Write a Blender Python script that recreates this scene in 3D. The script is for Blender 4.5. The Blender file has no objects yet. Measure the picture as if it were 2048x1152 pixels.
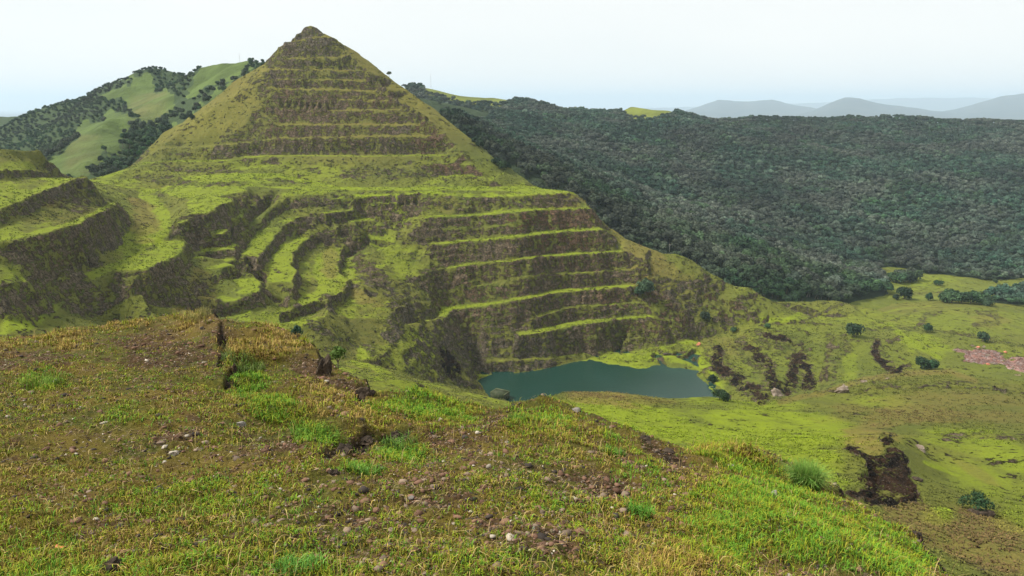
import bpy, math, random
import numpy as np
from mathutils import Vector, geometry

# ------------------------------------------------------------------ scene, camera, world, sun
scene = bpy.context.scene
R = math.radians
FPX = 1480.0                      # focal length in pixels of the 2048 px wide photograph
PITCH = math.atan((576 - 205) / FPX)
cam_d = bpy.data.cameras.new('camera'); cam = bpy.data.objects.new('camera', cam_d)
scene.collection.objects.link(cam)
cam.location = (0, 0, 0); cam.rotation_euler = (R(90) - PITCH, 0, 0)
cam_d.sensor_width = 36; cam_d.lens = 36 * FPX / 2048
cam_d.clip_start = 0.1; cam_d.clip_end = 60000
scene.camera = cam
SUN_EL, SUN_AZ = 48, -92          # degrees; azimuth from +Y towards +X
w = bpy.data.worlds.new('World'); scene.world = w; w.use_nodes = True
nt = w.node_tree; nt.nodes.clear()
def wn(t, **k):
    n = nt.nodes.new(t)
    for a, b in k.items(): setattr(n, a, b)
    return n
sky = wn('ShaderNodeTexSky', sky_type='NISHITA', sun_disc=False)
sky.sun_elevation = R(SUN_EL); sky.sun_rotation = R(SUN_AZ)
skb = wn('ShaderNodeVectorMath', operation='SCALE'); skb.inputs['Scale'].default_value = 0.10
nt.links.new(sky.outputs[0], skb.inputs[0])
tc = wn('ShaderNodeTexCoord')
mp = wn('ShaderNodeMapping'); mp.inputs['Scale'].default_value = (1, 1, 3.5)
nz = wn('ShaderNodeTexNoise'); nz.inputs['Scale'].default_value = 2.2; nz.inputs['Detail'].default_value = 5
cr = wn('ShaderNodeValToRGB')
cr.color_ramp.elements[0].position = .3; cr.color_ramp.elements[0].color = (.725, .745, .732, 1)
cr.color_ramp.elements[1].position = .75; cr.color_ramp.elements[1].color = (.79, .79, .765, 1)
mx = wn('ShaderNodeMix', data_type='RGBA'); mx.inputs['Factor'].default_value = .94
nt.links.new(tc.outputs['Generated'], mp.inputs[0]); nt.links.new(mp.outputs[0], nz.inputs['Vector'])
nt.links.new(nz.outputs[0], cr.inputs[0])
nt.links.new(skb.outputs[0], mx.inputs['A']); nt.links.new(cr.outputs[0], mx.inputs['B'])
bg = wn('ShaderNodeBackground'); bg.inputs['Strength'].default_value = 1.0
out = wn('ShaderNodeOutputWorld')
nt.links.new(mx.outputs['Result'], bg.inputs[0]); nt.links.new(bg.outputs[0], out.inputs[0])
sd = bpy.data.lights.new('sun', 'SUN'); sd.energy = 4.0; sd.angle = R(9); sd.color = (1, .95, .86)
sun = bpy.data.objects.new('sun', sd); scene.collection.objects.link(sun)
sv = Vector((math.sin(R(SUN_AZ)) * math.cos(R(SUN_EL)), math.cos(R(SUN_AZ)) * math.cos(R(SUN_EL)), math.sin(R(SUN_EL))))
sun.rotation_euler = sv.to_track_quat('Z', 'Y').to_euler()
vs = scene.view_settings
vs.view_transform = 'Standard'; vs.look = 'None'; vs.exposure = .44; vs.gamma = 1; vs.use_curve_mapping = False
try:
    scene.cycles.use_denoising = True
    scene.cycles.volume_bounces = 3; scene.cycles.max_bounces = 6; scene.cycles.diffuse_bounces = 3
except Exception: pass

# ------------------------------------------------------------------ helpers
cp, sp = math.cos(PITCH), math.sin(PITCH)
def slope(px, py):                # (x/D, z/D) of the ray through a photograph pixel, D measured along +Y
    cx, cy = (np.asarray(px, float) - 1024) / FPX, (576 - np.asarray(py, float)) / FPX
    y = cp + cy * sp
    return cx / y, (-sp + cy * cp) / y
def P(px, py, D):
    a, b = slope(px, py); return np.array([a * D, D, b * D])
def project(X, Y, Z):             # world -> photograph pixel
    f = Y * cp - Z * sp; u = Y * sp + Z * cp
    f = np.maximum(f, .01)
    return 1024 + FPX * X / f, 576 - FPX * u / f

def _h(ix, iy, seed):
    n = (ix.astype(np.int64) * 374761393 + iy.astype(np.int64) * 668265263 + seed * 974634777) & 0xffffffff
    n = ((n ^ (n >> 13)) * 1274126177) & 0xffffffff
    n = n ^ (n >> 16)
    return (n & 0xffff) / 32767.5 - 1
def vn(x, y, seed=0):
    fx, fy = np.floor(x), np.floor(y); tx, ty = x - fx, y - fy
    tx = tx * tx * (3 - 2 * tx); ty = ty * ty * (3 - 2 * ty)
    a, b, c, d = _h(fx, fy, seed), _h(fx + 1, fy, seed), _h(fx, fy + 1, seed), _h(fx + 1, fy + 1, seed)
    return (a + (b - a) * tx) * (1 - ty) + (c + (d - c) * tx) * ty
def fbm(x, y, s, o=4, seed=0, g=.5):
    t = 0; a = 1; n = 0
    for i in range(o):
        f = 2 ** i / s
        t = t + a * vn(x * f + 13.7 * i, y * f - 7.1 * i, seed + i * 17); n += a; a *= g
    return t / n
def sst(a, b, x):
    t = np.clip((x - a) / (b - a), 0, 1); return t * t * (3 - 2 * t)

class Ctl:                        # control points of a surveyed surface: crest lines, toe lines, spot heights
    def __init__(s): s.p = []
    def pts(s, *q):
        for a in q: s.p.append(P(*a))
    def poly(s, q, step=4.0):
        q = [np.array(a, float) for a in q]; o = []
        for a, b in zip(q[:-1], q[1:]):
            n = max(1, int(np.linalg.norm((b - a)[:2]) / step))
            for i in range(n): o.append(a + (b - a) * i / n)
        o.append(q[-1]); s.p += o; return o
    def pz(s, xy, z):             # pixels with heights given
        z = np.interp(np.linspace(0, 1, len(xy)), np.linspace(0, 1, len(np.atleast_1d(z))), np.atleast_1d(z)) if np.ndim(z) else [z] * len(xy)
        return [P(x, y, zz / slope(x, y)[1]) for (x, y), zz in zip(xy, z)]
    def crest(s, q, w=6.0, rise=.3, step=4.0, h=0):   # q: 3D points listed with uphill on the left; adds crest and the toe of the riser above
        o = s.poly(q, step); o = np.array(o)
        t = np.gradient(o[:, :2], axis=0); t /= np.linalg.norm(t, axis=1)[:, None] + 1e-9
        n = np.stack([-t[:, 1], t[:, 0]], 1)
        ww = np.interp(np.linspace(0, 1, len(o)), np.linspace(0, 1, len(np.atleast_1d(w))), np.atleast_1d(w))
        for a, m, k in zip(o, n, ww):
            if k > .5: s.p.append(np.array([a[0] + m[0] * k, a[1] + m[1] * k, a[2] + rise]))
            if h: s.p.append(np.array([a[0] - m[0] * h * .33, a[1] - m[1] * h * .33, a[2] - h]))
    def L(s, q, w=0, step=4.0, h=0):   # q: (px, py, D)
        q = [P(*a) for a in q]
        if np.max(w) > 0 or h: s.crest(q, w, step=step, h=h)
        else: s.poly(q, step)

class Grid:                       # height field sampled on rays of azimuth and rings of distance round the viewpoint
    def __init__(s, az0, az1, naz, ds):
        s.t = np.tan(np.radians(np.linspace(az0, az1, naz))); s.az = np.linspace(az0, az1, naz); s.ds = ds
        s.X = s.t[None, :] * ds[:, None]; s.Y = np.repeat(ds[:, None], naz, 1)
    def tin(s, ctl):
        pts = np.array(ctl.p)
        key = np.round(pts[:, :2] * 4).astype(int); _, u = np.unique(key, axis=0, return_index=True)
        pts = pts[np.sort(u)]
        r = geometry.delaunay_2d_cdt([Vector((a[0], a[1])) for a in pts], [], [], 0, 1e-5)
        v = np.array([(a[0], a[1]) for a in r[0]]); zz = np.array([pts[o[0]][2] if o else 0 for o in r[3]])
        H = np.full(s.X.shape, np.nan)
        azr = np.degrees(np.arctan2(v[:, 0], v[:, 1])); da = s.az[1] - s.az[0]
        for f in r[2]:
            f = list(f); x, y, z = v[f, 0], v[f, 1], zz[f]
            d0, d1 = np.searchsorted(s.ds, y.min() - .01), np.searchsorted(s.ds, y.max() + .01)
            a0 = max(0, int((azr[f].min() - s.az[0]) / da)); a1 = min(len(s.az), int((azr[f].max() - s.az[0]) / da) + 2)
            if d1 <= d0 or a1 <= a0: continue
            X, Y = s.X[d0:d1, a0:a1], s.Y[d0:d1, a0:a1]
            den = (y[1] - y[2]) * (x[0] - x[2]) + (x[2] - x[1]) * (y[0] - y[2])
            if abs(den) < 1e-9: continue
            l0 = ((y[1] - y[2]) * (X - x[2]) + (x[2] - x[1]) * (Y - y[2])) / den
            l1 = ((y[2] - y[0]) * (X - x[2]) + (x[0] - x[2]) * (Y - y[2])) / den
            l2 = 1 - l0 - l1; m = (l0 > -1e-4) & (l1 > -1e-4) & (l2 > -1e-4)
            sub = H[d0:d1, a0:a1]; sub[m] = (l0 * z[0] + l1 * z[1] + l2 * z[2])[m]
        s.H = H
    def look(s, F, x, y):         # bilinear sample of a field at world x, y
        y = np.clip(y, s.ds[0], s.ds[-1] - 1e-3); a = np.degrees(np.arctan2(x, y))
        fa = np.clip((a - s.az[0]) / (s.az[1] - s.az[0]), 0, len(s.az) - 1.001)
        i = np.clip(np.searchsorted(s.ds, y, side='right') - 1, 0, len(s.ds) - 2)
        t = (y - s.ds[i]) / (s.ds[i + 1] - s.ds[i]); j = fa.astype(int); u = fa - j
        return (F[i, j] * (1 - u) + F[i, j + 1] * u) * (1 - t) + (F[i + 1, j] * (1 - u) + F[i + 1, j + 1] * u) * t
    def slopes(s, H=None):
        H = s.H if H is None else H
        hd = np.gradient(H, s.ds, axis=0); ha = np.gradient(H, s.t, axis=1) / s.Y   # dH/dx at constant Y
        hy = hd - ha * s.t[None, :]
        return np.hypot(ha, hy)
    def hit(s, px, py, d0=None):
        a, b = slope(px, py); d = np.arange(s.ds[0] if d0 is None else d0, s.ds[-1], .5)
        h = s.look(s.H, a * d, d); k = np.where(b * d <= h)[0]
        if not len(k): return None
        d = d[k[0]]; return np.array([a * d, d, s.look(s.H, np.array([a * d]), np.array([d]))[0]])
    def mesh(s, name, mat, cols=None, cut=None):
        n, m = s.X.shape; co = np.stack([s.X, s.Y, s.H], -1).reshape(-1, 3)
        i = np.arange(n * m).reshape(n, m)
        q = np.stack([i[:-1, :-1], i[:-1, 1:], i[1:, 1:], i[1:, :-1]], -1).reshape(-1, 4)
        bad = np.isnan(co[:, 2]); q = q[~bad[q].any(1)]
        if cut is not None: q = q[~cut.ravel()[q].all(1)]
        used = np.zeros(len(co), bool); used[q.ravel()] = True
        idx = np.cumsum(used) - 1; co = co[used]; q = idx[q]
        cc = {k: c.reshape(-1, 4)[used] for k, c in (cols or {}).items()}
        return mesh_obj(name, co, q, mat, cc)

def mesh_obj(name, co, faces, mat, cols=None, smooth=True, parent=None, mats=None):
    me = bpy.data.meshes.new(name); k = faces.shape[1]
    me.vertices.add(len(co)); me.vertices.foreach_set('co', np.asarray(co, np.float32).ravel())
    me.loops.add(faces.size); me.loops.foreach_set('vertex_index', faces.astype(np.int32).ravel())
    me.polygons.add(len(faces)); me.polygons.foreach_set('loop_start', np.arange(0, faces.size, k, dtype=np.int32))
    me.polygons.foreach_set('loop_total', np.full(len(faces), k, np.int32))
    if smooth: me.polygons.foreach_set('use_smooth', np.ones(len(faces), bool))
    for n, c in (cols or {}).items():
        at = me.color_attributes.new(n, 'FLOAT_COLOR', 'POINT'); at.data.foreach_set('color', np.asarray(c, np.float32).ravel())
    me.update(); me.validate()
    if mat: me.materials.append(mat)
    o = bpy.data.objects.new(name, me); scene.collection.objects.link(o)
    if parent: o.parent = parent
    return o
def tag(o, label=None, cat=None, group=None, kind=None):
    if label: o['label'] = label
    if cat: o['category'] = cat
    if group: o['group'] = group
    if kind: o['kind'] = kind
    return o

# ------------------------------------------------------------------ materials
class NT:
    def __init__(s, name, rough=.9, spec=.2):
        s.m = bpy.data.materials.new(name); s.m.use_nodes = True; s.t = s.m.node_tree
        s.b = s.t.nodes['Principled BSDF']; s.b.inputs['Roughness'].default_value = rough
        s.b.inputs['Specular IOR Level'].default_value = spec
    def n(s, t, ins=None, **k):
        n = s.t.nodes.new(t)
        for a, b in k.items(): setattr(n, a, b)
        for a, b in (ins or {}).items(): s.put(n.inputs[a], b)
        return n
    def put(s, sock, v):
        if isinstance(v, bpy.types.NodeSocket): s.t.links.new(v, sock)
        else: sock.default_value = v
    def noise(s, scale, detail=4, rough=.6, vec=None, dist=0):
        n = s.n('ShaderNodeTexNoise', {'Scale': scale, 'Detail': detail, 'Roughness': rough, 'Distortion': dist})
        s.put(n.inputs['Vector'], vec if vec is not None else s.pos()); return n.outputs[0]
    def pos(s):
        if not hasattr(s, '_p'): s._p = s.n('ShaderNodeNewGeometry')
        return s._p.outputs['Position']
    def mix(s, f, a, b, mode='MIX'):
        n = s.n('ShaderNodeMix', data_type='RGBA', blend_type=mode)
        s.put(n.inputs[0], f)
        for i, v in ((6, a), (7, b)):
            s.put(n.inputs[i], (*v, 1) if isinstance(v, tuple) and len(v) == 3 else v)
        return n.outputs[2]
    def rng(s, v, a, b, c=0, d=1):
        n = s.n('ShaderNodeMapRange', {'Value': v, 'From Min': a, 'From Max': b, 'To Min': c, 'To Max': d}); n.interpolation_type = 'SMOOTHSTEP' if (c, d) == (0, 1) else 'LINEAR'
        return n.outputs[0]
    def math(s, op, a, b=0.0):
        n = s.n('ShaderNodeMath', operation=op); s.put(n.inputs[0], a); s.put(n.inputs[1], b); return n.outputs[0]
    def attr(s, name):
        n = s.n('ShaderNodeAttribute', attribute_name=name); q = s.n('ShaderNodeSeparateColor', {0: n.outputs['Color']})
        return q.outputs[0], q.outputs[1], q.outputs[2], n.outputs['Alpha'], n.outputs['Color']
    def bump(s, h, dist, strength=1):
        n = s.n('ShaderNodeBump', {'Height': h, 'Distance': dist, 'Strength': strength})
        if s.b.inputs['Normal'].links: s.t.links.new(s.b.inputs['Normal'].links[0].from_socket, n.inputs['Normal'])
        s.t.links.new(n.outputs[0], s.b.inputs['Normal'])
    def done(s, col): s.put(s.b.inputs['Base Color'], col); return s.m
# ------------------------------------------------------------------ terrain material: grass on the benches, rock on the risers
def terrain_mat(name, near=False):
    s = NT(name, .95, .1)
    rock, dry, lush, red, _ = s.attr('paint')       # rock exposure, dry straw, lush lime, red earth
    big = s.noise(.03, 3); mid = s.noise(.22, 5, .65); fine = s.noise(1.1, 5, .7); vf = s.noise(4.5, 3, .7); m2 = s.noise(.5, 5, .75, None, .5)
    huge = s.noise(.011, 4, .6)
    g = s.mix(s.rng(big, .38, .62), (.100, .118, .022), (.140, .158, .022))
    g = s.mix(s.rng(huge, .4, .62, 0, .6), g, (.14, .118, .032))
    g = s.mix(s.math('MULTIPLY', lush, s.rng(mid, .3, .6, 1, .7)), g, (.215, .275, .014))
    lk_ = s.math('SUBTRACT', 1.0, s.math('MULTIPLY', lush, .65)); g = s.mix(s.math('MULTIPLY', lk_, s.rng(mid, .48, .68, 0, .65)), g, (.095, .115, .022))
    g = s.mix(s.math('MULTIPLY', dry, s.rng(mid, .3, .6, 1, .65)), g, (.19, .145, .040))
    g = s.mix(s.math('MULTIPLY', lk_, s.rng(fine, .52, .66, 0, .6)), g, (.065, .08, .018))
    g = s.mix(s.math('MULTIPLY', lk_, s.rng(m2, .50, .64, 0, .65)), g, (.10, .11, .024))
    g = s.mix(s.rng(vf, .55, .7, 0, .3), g, (.22, .22, .06))
    pz = s.n('ShaderNodeVectorMath', {0: s.pos(), 1: (1, 1, .2)}, operation='MULTIPLY').outputs[0]
    ph = s.n('ShaderNodeVectorMath', {0: s.pos(), 1: (.3, .3, 2.0)}, operation='MULTIPLY').outputs[0]
    streak = s.noise(.55, 5, .7, pz, .4); strata = s.noise(.45, 4, .65, ph, .6)
    vz = s.n('ShaderNodeVectorMath', {0: s.pos(), 1: (1, 1, .55)}, operation='MULTIPLY').outputs[0]
    wv = s.n('ShaderNodeVectorMath', {0: vz, 1: s.n('ShaderNodeVectorMath', {0: s.n('ShaderNodeTexNoise', {'Vector': s.pos(), 'Scale': .4}).outputs['Color'], 1: (3, 3, 3)}, operation='MULTIPLY').outputs[0]}, operation='ADD').outputs[0]
    crk = s.n('ShaderNodeTexVoronoi', {'Vector': wv, 'Scale': .42}, feature='DISTANCE_TO_EDGE').outputs[0]; cel = s.n('ShaderNodeTexVoronoi', {'Vector': wv, 'Scale': .42}); cl = s.n('ShaderNodeSeparateColor', {0: cel.outputs['Color']}).outputs[0]
    r = s.mix(s.rng(mid, .38, .62), (.16, .12, .07), (.29, .225, .14))
    r = s.mix(s.math('MULTIPLY', cl, .4), r, (.095, .06, .04))
    r = s.mix(s.rng(huge, .42, .6), r, (.19, .16, .11))
    r = s.mix(s.rng(strata, .54, .66, 0, .7), r, (.31, .25, .16))
    r = s.mix(s.math('MULTIPLY', red, s.rng(big, .35, .6, .95, .55)), r, (.25, .125, .07))
    r = s.mix(s.rng(streak, .53, .66, 0, .7), r, (.05, .037, .022))
    r = s.mix(s.rng(fine, .54, .64, 0, .65), r, (.035, .027, .017))  # crevice shade put into the rock colour as dark specks
    r = s.mix(s.rng(m2, .50, .60, 0, .6), r, (.06, .045, .028))
    r = s.mix(s.rng(crk, .0, .10, .75, 0), r, (.03, .024, .016))  # cracks darkened too, more crevice shade in the colour
    r = s.mix(s.rng(rock, 1.02, 1.25), r, s.mix(s.rng(strata, .44, .58), (.052, .030, .018), (.010, .008, .006)))
    r = s.mix(s.rng(vf, .58, .7, 0, .6), r, (.28, .24, .18))
    k = s.math('MULTIPLY', rock, .57)
    for q, gn in ((fine, 1.7), (m2, 2.0), (mid, 2.0), (streak, 1.2), (strata, 1.2), (big, .9)):
        k = s.math('ADD', k, s.math('MULTIPLY', s.math('SUBTRACT', q, .5), gn))
    f = s.rng(k, .40, .60)
    slo = s.rng(rock, .15, .8)
    g = s.mix(s.math('MULTIPLY', slo, .8), g, s.mix(s.rng(mid, .4, .6), (.125, .125, .030), (.075, .095, .022)))
    c = s.mix(f, g, r)
    c = s.mix(s.rng(red, 1.15, 1.45), c, s.mix(s.rng(m2, .45, .62), (.27, .145, .115), (.42, .32, .29)))
    s.bump(s.math('MULTIPLY', s.math('ADD', fine, s.math('ADD', streak, strata)), s.math('ADD', s.math('MULTIPLY', f, .8), .25)), 1.5, 1)
    s.bump(s.math('MULTIPLY', s.rng(crk, 0, .2), f), .8, .8)
    s.bump(vf, .22, .9)
    return s.done(c)
M_TERR = terrain_mat('hillside grass and rock')

def fbm3(*a, **k): return fbm(*a, **k)
C = Ctl()
U = lambda py: 461 + (315 - py) * .32          # distance of the upper pyramid face at an image height
# --- peak
C.L([(593, 71, 540), (610, 52, 545), (622, 50, 546), (636, 56, 545), (649, 73, 541)], 0, 2)
C.L([(560, 94, 534), (575, 85, 535), (610, 78, 534), (647, 74, 535), (669, 75, 537)], 4)
C.L([(572, 117, 525), (620, 116, 523), (692, 114, 525)], 4)
C.L([(539, 139, 519), (620, 139, 516), (708, 142, 518)], 4.5)
C.L([(548, 160, 512), (620, 159, 511), (735, 163, 513)], 2)
C.L([(554, 178, 506), (650, 178, 505), (764, 183, 507)], 4.5)
C.L([(560, 200, 500), (650, 200, 498), (790, 203, 501)], 2)
C.L([(564, 221, 494), (700, 221, 491), (817, 220, 494), (861, 234, 490)], 5.5)
C.L([(560, 250, 484), (700, 249, 482), (855, 250, 484)], 4.5)
C.L([(550, 277, 475), (700, 274, 473), (780, 272, 474), (870, 273, 476)], 4.5)
C.L([(315, 298, 470), (400, 293, 470), (505, 284, 472)], 5)
C.L([(470, 314, 462), (600, 313, 461), (750, 313, 461), (890, 311, 464)], 9)
C.L([(283, 329, 452), (330, 323, 455), (400, 323, 456), (470, 320, 459)], 6)
C.L([(345, 347, 442), (420, 345, 444), (480, 338, 449), (545, 332, 452)], 5)
C.L([(870, 354, 449), (930, 351, 449), (985, 360, 446)], 5)
C.L([(560, 336, 452), (700, 330, 454), (900, 332, 456)], 0)
# left flank ridge and its back
LF = [(530, 127, 534), (511, 138, 532), (472, 161, 526), (444, 186, 519), (408, 211, 511), (361, 247, 500), (333, 263, 494), (306, 288, 485), (292, 311, 472), (264, 332, 455), (244, 347, 436), (200, 358, 425), (170, 360, 420)]
C.L(LF)
for a in LF: C.pts((a[0] - 6, a[1] + 12, a[2] + 45)); C.pts((a[0] - 15, a[1] + 60, a[2] + 140))
for y, xs in ((180, (490, 530)), (215, (430, 470, 515)), (250, (380, 430, 490)), (275, (345, 400, 460))):
    for x in xs: C.pts((x, y, U(y) + (560 - x) * .03))
# right silhouette and its back
RF = [(692, 100, 536), (719, 107, 540), (733, 119, 538), (797, 167, 525), (822, 184, 519), (870, 219, 510), (912, 253, 500), (955, 287, 490), (1000, 325, 480), (1040, 350, 470), (1075, 377, 456)]
C.L(RF)
for a in RF: C.pts((a[0] + 12, a[1] + 22, a[2] + 30)); C.pts((a[0] + 50, a[1] + 120, a[2] + 110)); C.pts((a[0] + 90, a[1] + 200, a[2] + 190))
C.pts((600, 150, 590), (620, 250, 700), (450, 250, 680))
C.L([(692, 104, 530), (735, 140, 517), (790, 190, 502), (850, 228, 489), (880, 262, 480), (925, 310, 464), (960, 345, 453), (990, 368, 444)])
# --- haul road and the flat shoulder on the right
C.L([(325, 380, 420), (370, 357, 432), (455, 349, 437), (555, 351, 436), (600, 364, 430), (678, 377, 424), (862, 379, 424), (960, 378, 427), (1030, 380, 432)], [5, 7, 7, 6, 5, 5, 6, 10, 16])
C.L([(1050, 372, 452), (1080, 377, 452), (1130, 381, 449), (1150, 385, 446)])
C.L([(350, 374, 411), (442, 367, 410), (528, 374, 412), (600, 380, 414)], 5)
C.L([(697, 394, 412), (780, 390, 415), (862, 386, 418), (958, 397, 415), (1072, 389, 424), (1139, 385.5, 434)], [5, 6, 5, 5, 5, 12])
# --- face benches below the road: levels stepped up from the water, each bench a tread and a riser wide
WZ = -126.0
FX = [850, 950, 1050, 1150, 1250, 1350]
FL = [([760, 748, 745, 722, 706, 700], 0), ([728, 724, 722, 712, 701, 690], 2), ([688, 682, 672, 653, 640, 632], 6), ([655, 650, 640, 617, 608, 600], 2), ([624, 615, 597, 585, 575, 566], 6), ([596, 576, 552, 548, 541, 535], 2),
      ([545, 530, 518, 510, 503, 496], 5), ([492, 483, 473, 464, 455, 448], 6.5), ([460, 455, 449, 443, 437, 432], 1.5), ([436, 432, 422, 419, 416, 414], 7), ([386, 386, 390, 385, 382, 380], 6)]
def bench(k, x0, x1, w, n=14, h=0):
    q = []
    for x in np.linspace(x0, x1, n):
        D = None
        for ys, ww in FL[:k + 1]:
            bb = -slope(x, np.interp(x, FX, ys))[1]
            D = -WZ / bb if D is None else (D * (1 + .5 * b0) + w0) / (1 + .5 * bb)
            b0, w0 = bb, ww + .6
        q.append(P(x, np.interp(x, FX, FL[k][0]), D))
    C.crest(q, w)
bench(1, 956, 1250, 2); bench(2, 1040, 1305, [6, 6, 4]); bench(3, 1080, 1285, 1.8); bench(4, 884, 1272, [5, 6, 6, 4]); bench(5, 960, 1262, 2)
bench(6, 900, 1258, [3, 4, 5, 4]); bench(7, 867, 1204, [5, 7, 5]); bench(8, 880, 1190, 1.4); bench(9, 850, 1186, [7, 7, 4])
C.crest(C.pz([(711, 441), (780, 438), (835, 436)], [-62, -61.5]), [8, 8])
C.L([(1290, 698, 366), (1340, 690, 370), (1381, 679, 378)], 2)
# --- right flank below the shoulder
RS = [(1150, 385, 446), (1170, 400, 442), (1195, 430, 437), (1220, 460, 432), (1262, 482, 428), (1300, 497, 424), (1325, 508, 424), (1350, 508, 426), (1362, 512, 424), (1400, 535, 420), (1450, 566, 417), (1470, 572, 417), (1500, 576, 415), (1530, 600, 409), (1570, 628, 401), (1600, 642, 396)]
C.L(RS)
for a in RS: C.pts((a[0] + 14, a[1] + 26, a[2] + 32)); C.pts((a[0] + 50, a[1] + 90, a[2] + 130))
C.pts((1235, 500, 412), (1300, 545, 404), (1355, 600, 394), (1400, 560, 408), (1380, 640, 388), (1420, 655, 386), (1440, 600, 404), (1415, 597, 402), (1480, 592, 405), (1470, 630, 398), (1530, 640, 396), (1330, 640, 384), (1400, 685, 383), (1345, 560, 403), (1290, 520, 405))
# --- spur benches
C.L([(300, 396, 392), (322, 415, 366), (336, 440, 340), (342, 465, 318), (334, 482, 304)])                                    # foot of the road cutting
C.L([(325, 385, 397), (365, 398, 370), (374, 425, 334), (366, 448, 312)])
C.L([(366, 448, 312), (378, 440, 317), (411, 431, 326), (453, 401, 366), (489, 388, 391), (505, 384, 395)], [4, 8, 12, 8, 5], h=5.5)
C.L([(271, 552, 247), (336, 527, 267), (361, 508, 284), (389, 475, 318), (450, 470, 325), (470, 455, 338), (489, 417, 383), (528, 394, 402)], [20, 18, 12, 5, 5, 4, 4], h=5.5)
C.L([(422, 506, 313), (469, 502, 316), (486, 487, 335), (500, 450, 367), (528, 431, 378), (550, 411, 388), (566, 396, 398), (640, 392, 404)], [3, 4, 4, 3, 3, 3], h=3.5)
C.L([(450, 535, 300), (519, 521, 312), (543, 498, 338), (545, 470, 362), (583, 441, 380), (628, 432, 386), (700, 421, 400)], [6, 8, 8, 7, 5], h=4.5)
C.L([(453, 604, 274), (475, 599, 278), (517, 585, 284), (520, 560, 302), (505, 540, 316)], [8, 8, 8, 3], h=5)
C.L([(578, 582, 293), (594, 540, 320), (592, 520, 336), (596, 495, 358), (628, 470, 380), (678, 457, 386), (708, 449, 387)], [10, 10, 9, 8, 6], h=5)
C.L([(560, 626, 281), (655, 598, 300), (683, 584, 312), (694, 562, 328), (675, 525, 357), (686, 498, 378), (730, 478, 388), (760, 478, 388)], [10, 10, 12, 12, 10, 5], h=4)
C.L([(575, 404, 396), (640, 401, 401), (700, 399, 405)], 3, h=3)
C.L([(760, 409, 405), (830, 405, 409), (900, 404, 411)], 2.5, h=2)
C.L([(655, 602, 297), (670, 615, 290), (648, 632, 280)])
C.L([(778, 622, 308), (745, 600, 314), (720, 580, 322)], h=4)
C.L([(772, 640, 300), (775, 690, 284), (800, 700, 284)])
C.pts((700, 640, 290), (720, 690, 276), (640, 680, 264), (690, 710, 262), (610, 650, 268), (660, 650, 276), (720, 725, 260))
C.L([(732, 484, 386), (765, 520, 372), (805, 560, 356), (838, 598, 344)])                    # the brown cliff, upper edge
C.L([(700, 556, 330), (740, 580, 326), (790, 615, 318), (836, 624, 324)])
C.L([(760, 540, 352), (800, 580, 342), (830, 605, 338)])
C.L([(838, 600, 344), (860, 615, 344), (880, 632, 342)])
C.L([(880, 634, 342), (850, 640, 330), (800, 650, 312)], 3, h=3)
C.L([(890, 650, 338), (915, 680, 338), (940, 710, 339), (958, 735, 339)])
C.L([(840, 665, 310), (880, 700, 310), (905, 740, 308), (920, 775, 304)])
C.pts((760, 720, 264), (800, 745, 266), (860, 770, 275), (930, 795, 288), (820, 700, 288), (860, 735, 286), (962, 800, 293))
C.pts((800, 490, 384), (860, 540, 368), (830, 520, 374), (870, 590, 356))
# lake shore and bed
C.poly(C.pz([(958, 740), (969, 749), (1037, 747), (1100, 735), (1225, 708), (1256, 705), (1287, 715), (1328, 718), (1362, 713), (1397, 721), (1400, 747), (1412, 766), (1441, 793), (1470, 830), (1440, 880)], WZ))
C.poly(C.pz([(950, 738), (966, 768), (984, 796), (1004, 812), (1030, 830), (1060, 860), (1150, 900)], WZ))
C.poly(C.pz([(1150, 900), (1300, 900), (1440, 880)], WZ))
for q in ((1310, 725), (1340, 726), (1385, 729), (1393, 740), (1360, 722), (975, 758), (990, 780), (1012, 790), (1020, 758), (1100, 750), (1200, 725), (1250, 720), (1300, 730), (1370, 730), (1100, 800), (1200, 800), (1300, 800), (1380, 770), (1400, 800), (1200, 860), (1080, 830), (1040, 800), (1000, 757), (1240, 712)): C.p += C.pz([q], -129.5)
C.p += C.pz([(1275, 707), (1300, 709), (1320, 712), (1345, 711), (1368, 708), (1388, 712), (1300, 704), (1340, 704), (1375, 702), (1400, 714), (1414, 740)], -123.9)
C.pts((1400, 700, 364), (1425, 700, 362), (1425, 740, 334), (1460, 790, 300), (1300, 703, 365), (1350, 702, 366), (1390, 695, 368))
# --- worked-out ground on the right
C.L([(1440, 670, 384), (1500, 645, 396), (1600, 645, 395), (1700, 655, 392), (1850, 660, 390), (2048, 700, 360), (2200, 730, 350)])
C.L([(1430, 690, 368), (1450, 720, 345), (1480, 760, 318), (1520, 800, 292)])
C.L([(1530, 672, 374), (1600, 690, 368), (1560, 725, 345), (1540, 770, 305)])
C.L([(1600, 690, 364), (1640, 730, 340), (1615, 780, 308)])
C.L([(1655, 685, 362), (1665, 720, 340), (1645, 770, 312)])
C.L([(1745, 685, 362), (1760, 710, 348), (1790, 735, 336)])
C.L([(1790, 680, 366), (1830, 700, 354), (1860, 725, 342)])
C.pts((1700, 690, 360), (1700, 740, 330), (1900, 740, 330), (1950, 720, 345), (2048, 745, 330), (2200, 780, 320), (1620, 665, 385), (1750, 672, 378), (1900, 690, 366))
C.L([(1595, 608, 440), (1640, 600, 452), (1690, 603, 455), (1715, 612, 450)])                # grassy hump
C.L([(1600, 625, 420), (1650, 640, 405), (1700, 645, 404), (1715, 614, 440)])
C.pts((1630, 618, 436), (1640, 625, 470), (1680, 630, 500))
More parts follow.
